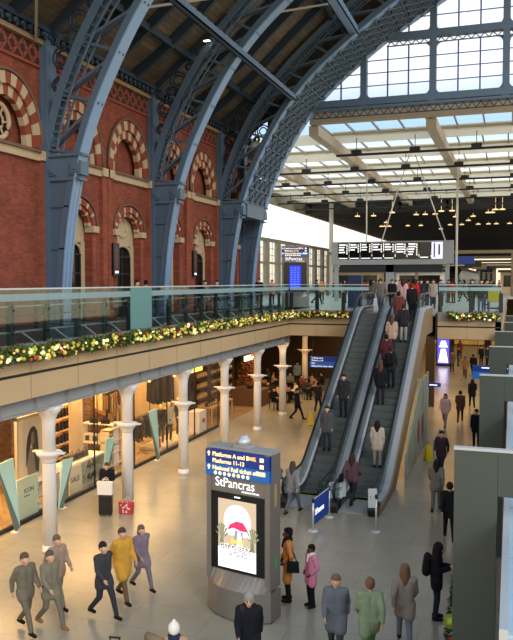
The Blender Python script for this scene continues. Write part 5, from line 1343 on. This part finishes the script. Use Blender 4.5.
up(487, 44.2, 'person in dark green behind the pair at the cross balcony', '#26322a', '#30405a')
rnd = random.Random(11)
COLN = [('black', '#141418'), ('grey', '#6c6c70'), ('navy', '#1c2640'), ('cream', '#cbbfa8'), ('brown', '#5a4030'), ('red', '#a02a28'), ('teal', '#2c6a6a'), ('olive', '#5c5c38')]
for i in range(30):
    px = 335+5.6*i+rnd.uniform(-2, 2); Y = rnd.uniform(52, 88); n_, c1 = COLN[i % 8]
    if px > 497: Y = rnd.uniform(84, 100)
    q = at(px, 290, Y=Y)
    person('person in %s among the distant crowd on the upper level' % n_, (q.x, Y, 5.95), rnd.uniform(0, 360), rnd.choice(('stand', 'walk')), c1, rnd.choice(('#22242c', '#2c3a54', '#3a3430')), '#241a14', rnd.choice(('short', 'long')), 0, .3, group='distant crowd in %s' % n_)
# yellow luggage trolley at the right end of the cross balcony
q = at(495, 300, Y=42.0); o = empty('luggage_trolley', (q.x-.05, 42.0, 5.95), 0, 'yellow and black cleaning cart behind the glass at the right end of the cross balcony', 'cart')
MB().box(-.32, .32, -.2, .2, .55, 1.30).build('bag', mat('cart_yellow', '#c8b020', .5, var=.1), o, bevel=.03); MB().box(-.36, .36, -.25, .25, .16, .24).box(-.34, -.30, -.2, .2, .2, 1.35).box(.30, .34, -.2, .2, .2, 1.35).build('frame', darkm, o)
for x in (-.28, .28):
    for y in (-.18, .18): MB().lathe([(.08, -.02), (.08, .02)], n=12, M=Matrix.Translation((x, y, .08)) @ Matrix.Rotation(R(90), 4, 'Y')).build('wheel', black, o)

# ================================================================ CAFE
tm = mat('cafe_table_top', '#6a4a30', .4); cm = mat('cafe_chair', '#2a211c', .6)
def cafe_table(loc, label):
    r = empty('cafe_table', loc, 0, label, 'table', 'cafe tables'); MB().lathe([(.34, .72), (.36, .74), (.34, .76)], n=18).build('top', tm, r, True)
    MB().lathe([(.22, 0), (.20, .03), (.03, .06), (.03, .72)], n=12).build('pedestal', darkm, r, True); return r
def cafe_chair(loc, rz, label):
    r = empty('cafe_chair', loc, rz, label, 'chair', 'cafe chairs'); MB().box(-.2, .2, -.2, .2, .42, .46).build('seat', cm, r, bevel=.01)
    MB().box(-.2, .2, .18, .21, .62, .88).build('backrest', cm, r, bevel=.01)
    for x in (-.18, .18):
        for y in (-.18, .18): MB().box(x-.015, x+.015, y-.015, y+.015, 0, .42 if y < 0 else .65).build('leg', darkm, r)
    return r
spots = [(274, 409, '#121216', 'seated person in a black suit at the cafe, nearest the sixth column', 60), (285, 400, '#c08a80', 'seated person in salmon pink at the cafe', 120), (296, 402, '#d8ccc0', 'seated person in white at the cafe', 300), (306, 399, '#3a3a42', 'seated person in dark grey at the cafe', 40),
         (263, 396, '#8c6450', 'seated person in terracotta at the cafe behind the fifth column', 200), (317, 397, '#b08878', 'seated person in dusty pink at the right end of the cafe', 270), (290, 391, '#6a7a6a', 'seated person in sage green deep in the cafe', 20), (273, 390, '#a89070', 'seated person in sand colour deep in the cafe', 100)]
for k, (px, py, c1, nm_) in enumerate(((268, 402, '#2a1e1a', 'coffee brown'), (280, 404, '#b89a80', 'oatmeal'), (301, 394, '#7a3a34', 'wine red'), (311, 391, '#c8a8a0', 'shell pink'), (258, 391, '#3c3a44', 'ink grey'), (283, 386, '#94785a', 'camel'), (322, 391, '#221c1e', 'plain black'), (268, 385, '#5a6a54', 'moss green'))):
    spots.append((px, py, c1, 'seated person in %s in the crowded cafe' % nm_, 45*k))
for i, (px, py, c1, lab, fc) in enumerate(spots):
    q = G(px, py); person(lab, (q.x, q.y, 0), fc, 'sit', c1, '#1a1a20', '#241a12', ('short', 'long')[i % 2], i % 2, 0, 1.7)
    cafe_chair((q.x, q.y, .0), R(fc), 'dark cafe chair under a seated person')
    t = q+Vector((math.sin(R(fc))*.62, -math.cos(R(fc))*.62, 0))
    if i % 2 == 0: cafe_table((t.x, t.y, 0), 'small round cafe table in front of a seated person')
person('person in a pale blue shirt standing behind the cafe, left of the farther column', G(296, 392)+Vector((-.6, 2.4, 0)), 20, 'stand', '#7f93a4', '#2a2a30', '#2a2018', 'short', 0, .1, 1.8)
person('person in black walking past the cafe by the sixth column', G(297, 420), 90, 'walk', '#1a1a1c', '#17171a', '#201812', 'short', 0, .4)
person('person in dark grey walking just left of the left escalator, beyond the wet floor sign', G(318, 412), 180, 'walk2', '#2e2c30', '#1e1e22', '#201812', 'short', 0, .4)
# planters and an orange tree in the cafe
sh2 = mat('cafe_foliage', '#5a5c30', .7, var=.5, scale=10); orf = mat('orange_foliage', '#b8642a', .7, var=.3, scale=10)
q = G(283, 398); shrub((-16.8, 47.2, 0), 2.9, 1.3, 1200, 'bushy green tree in the cafe behind the sixth column', 'potted_tree', seed=8, m=sh2)
shrub((-15.2, 43.4, 1.0), 2.2, .9, 900, 'orange lit flower arrangement behind the corner column of the arcade', 'flower_arrangement', seed=9, m=orf)
shrub((-11.2, 53.5, 0), 2.6, .8, 900, 'dark green tree at the back of the cafe right of the farther column', 'potted_tree', seed=10, m=sh2)
MB_ = tag(MB().box(-16.2, -14.2, 42.6, 44.2, 0, 1.0).build('cafe_counter', mat('counter_wood', '#5c3e26', .5)), 'dark wooden cafe counter beneath the orange flowers', 'counter')
struct(MB().box(-21.3, -21, 40, 92, 0, 4.5).build('wall_cafe', mat('cafe_wall', '#4a3826', .7, var=.4)))
struct(MB().box(-21, -10.2, 57, 57.3, 0, 4.5).build('wall_cafe', mat('cafe_wall', '#4a3826')))
# back of the lower concourse: lit shop fronts
bw = mat('far_lower_wall', '#6a5030', .6, var=.3, scale=1.5)
struct(MB().box(-21, 14, 92, 92.3, 0, 5.75).build('wall_far_lower', bw))
struct(MB().box(5, 5.3, 10, 110, 0, 5.0).build('wall_right_lower', mat('right_lower_wall', '#6a6252', .6)))
for i in range(7):
    x = -19+4.2*i
    struct(MB().box(x, x+3.4, 91.8, 91.95, .1, 3.4).build('window_4%d' % i, mat('lit_shopfront', '#d99a50', .4, emit=.35, var=.6, scale=1.0)))
for x, y in ((-9.0, 50.5), (-6.9, 58), (-7.2, 46.4)):
    o = copy_tree(colp); o.location = (x, y, 0); tag(o, 'square-set pale pier column under the cross balcony', 'column', 'columns under the far deck')
q = at(430, 340, Y=46)
o = MB().box(q.x-.25, q.x+.25, 46, 46.5, 0, 4.5).build('brown_pier', mat('brown_pier', '#3c3024', .5)); tag(o, 'brown pier left of the lit screen on the lower level', 'pier')
# ================================================================ TRAINS AT THE FAR END
def train(x, y, label):
    r = empty('train', (x, y, 5.95), 0, label, 'train', 'trains at the far platforms')
    sec = [(-1.4, .6), (-1.45, 2.0), (-1.25, 3.2), (-.7, 3.8), (.7, 3.8), (1.25, 3.2), (1.45, 2.0), (1.4, .6)]
    MB().prism(sec, 2.5, 60, 'Y').build('carriage_body', mat('train_grey', '#8a8a80', .4, .2), r)
    v = []; mb = MB()
    for k, (yy, s_) in enumerate(((2.5, 1.0), (1.2, .93), (.3, .78), (-.3, .5))): v += [(a*s_, yy, .6+(b-.6)*s_) for a, b in sec]
    f = []
    for k in range(3):
        for i in range(8): f.append((k*8+i, k*8+(i+1) % 8, (k+1)*8+(i+1) % 8, (k+1)*8+i))
    f.append(tuple(24+i for i in range(8))); mb.add(v, f).build('nose', mat('train_black', '#18181a', .25), r)
    MB().prism([(-.8, 2.0), (.8, 2.0), (.6, 3.0), (-.6, 3.0)], -.2, .4, 'Y').build('windscreen', blackg, r)
    for s_ in (-1, 1): MB().ball((s_*.75, .1, 1.5), .14, 6).build('headlamp', mat('headlamp', '#ffe8b0', .3, emit=2, var=0), r)
    return r
train(at(425, 280, Y=112).x, 112, 'train with a dark nose at the far platforms, left one'); train(at(452, 280, Y=112).x, 112, 'train with a dark nose at the far platforms, right one')

# ================================================================ FAR END OF THE PLATFORMS
rnd = random.Random(5)
SKC = ['ochre', 'grey', 'umber', 'cream', 'rust', 'slate']; SKH = ['#a58a52', '#77756e', '#5a4836', '#c8b48a', '#84543a', '#4c5460']
for i in range(12):
    x = -62+10.5*i; h = rnd.uniform(3.5, 8.5); w_ = rnd.uniform(7, 10)
    r = empty('distant_building', (x, 290+rnd.uniform(0, 25), 5.95), 0, 'tiny hazy %s building beyond the far platforms, number %s from the left' % (SKC[i % 6], ('one', 'two', 'three', 'four', 'five', 'six', 'seven', 'eight', 'nine', 'ten', 'eleven', 'twelve')[i]), 'building')
    MB().box(-w_/2, w_/2, 0, 8, 0, h).build('wall', mat('far_'+SKC[i % 6], SKH[i % 6], .8), r)
    MB().box(-w_/2-.2, w_/2+.2, -.2, 8.2, h, h+.3).build('roof', mat('far_roof', '#3a3834', .8), r)
    for j in range(4): MB().box(-w_/2+.6+j*w_/4, -w_/2+1.5+j*w_/4, -.1, 0, 1.2, h-.8).build('window', mat('far_window', '#d8c89a', .3), r)
for i in range(6):
    Y = 84+i*20
    r = empty('platform_gantry', (-6, Y, 5.95), 0, 'slim dark gantry across the platforms, %s from the camera' % ('first', 'second', 'third', 'fourth', 'fifth', 'sixth')[i], 'gantry')
    MB().box(-14, 18, -.15, .15, 4.6, 4.95).build('beam', mat('gantry_brown', '#6c5c44', .6), r)
    for x in (-14, -4, 6, 17.8): MB().box(x-.15, x+.15, -.15, .15, 0, 4.6).build('post', mat('gantry_brown', '#6c5c44'), r)
    for x in (-9, 1, 12): MB().box(x-1.1, x+1.1, -.2, .2, 3.5, 4.3).build('sign_box', [navy, darkm, mat('amber_sign', '#d8a850', .5)][i % 3], r)
for i, x in enumerate((-19, -11.5, 1.5)):
    r = empty('platform_kiosk', (x, 96+4*i, 5.95), 0, ('cream kiosk on the far concourse below the left end of the departures board', 'white kiosk on the far concourse under the middle of the departures board', 'tan kiosk on the far concourse right of the thin mast')[i], 'kiosk')
    MB().box(-3, 3, 0, 3, 0, 2.8).build('body', [cream, white, beige][i], r); MB().box(-3.3, 3.3, -.5, 3.2, 2.8, 3.1).build('roof', darkm, r); MB().box(-2.6, 2.6, -.04, 0, .9, 2.4).build('shop_window', dark_glass, r)

for k, (y, nm_) in enumerate(((29.9, 'left'), (38.75, 'right'))):
    r = empty('door_sign', (-16.85, y, 7.85), R(90), ('narrow black upright sign with red marks on the brick wall between the first two ribs', 'narrow black upright sign on the brick wall between the second and third ribs')[k], 'sign')
    MB().box(-.26, .26, -.04, .04, 0, 1.45).build('panel', black, r); MB().box(-.05, .05, .04, .22, .3, .36).box(-.05, .05, .04, .22, 1.1, 1.16).build('bracket', darkm, r)
    q = MB()
    for i in range(9): q.box(-.07, .07 if i % 2 else .03, -.05, -.04, .35+i*.11, .41+i*.11)
    q.build('red_marks', mat('dull_red_mark', '#a83a34', .5), r); MB().box(-.14, .14, -.05, -.04, .1, .2).build('white_mark', whl, r)

# mannequins in the window
def mannequin(px, X, c1, c2, kd, fc, lab, h=1.85):
    r = empty('mannequin', (X, YX(px, X), .14), R(fc), lab, 'mannequin', None); s_ = h/1.72; r.scale = (s_,)*3; J = pose(kd); skin = mat('mannequin_cream', '#d9b98c', .4)
    part_obj('body', fuse(kd+'_body', body_caps(J), .016, 2), skin, r, s_)
    part_obj('coat', fuse(kd+'_mcoat', coat_caps(J, .2, .92), .02), cloth(c1), r, s_); part_obj('trousers', fuse(kd+'_trousers', trouser_caps(J), .02), cloth(c2), r, s_)
    MB().lathe([(.26, -.03), (.26, 0), (.02, .01)], n=16).build('stand', white, r)
    return r
mannequin(160, -15.1, '#3a3430', '#4a443c', 'stand', 60, 'mannequin in a charcoal jacket in the second shop window, leftmost of three')
mannequin(168, -15.0, '#b8aa90', '#3c3834', 'pocket', 60, 'mannequin in a patterned cream top in the second shop window, middle of three')
mannequin(178, -15.2, '#2c2e36', '#2a2a2e', 'stand', 80, 'mannequin in dark blue in the second shop window, rightmost of three')
shopping_bag((-14.85, YX(157, -14.85), .145), R(90), 'crimson bag standing beside the leftmost mannequin', '#b82a3c', .3, .42, .12)
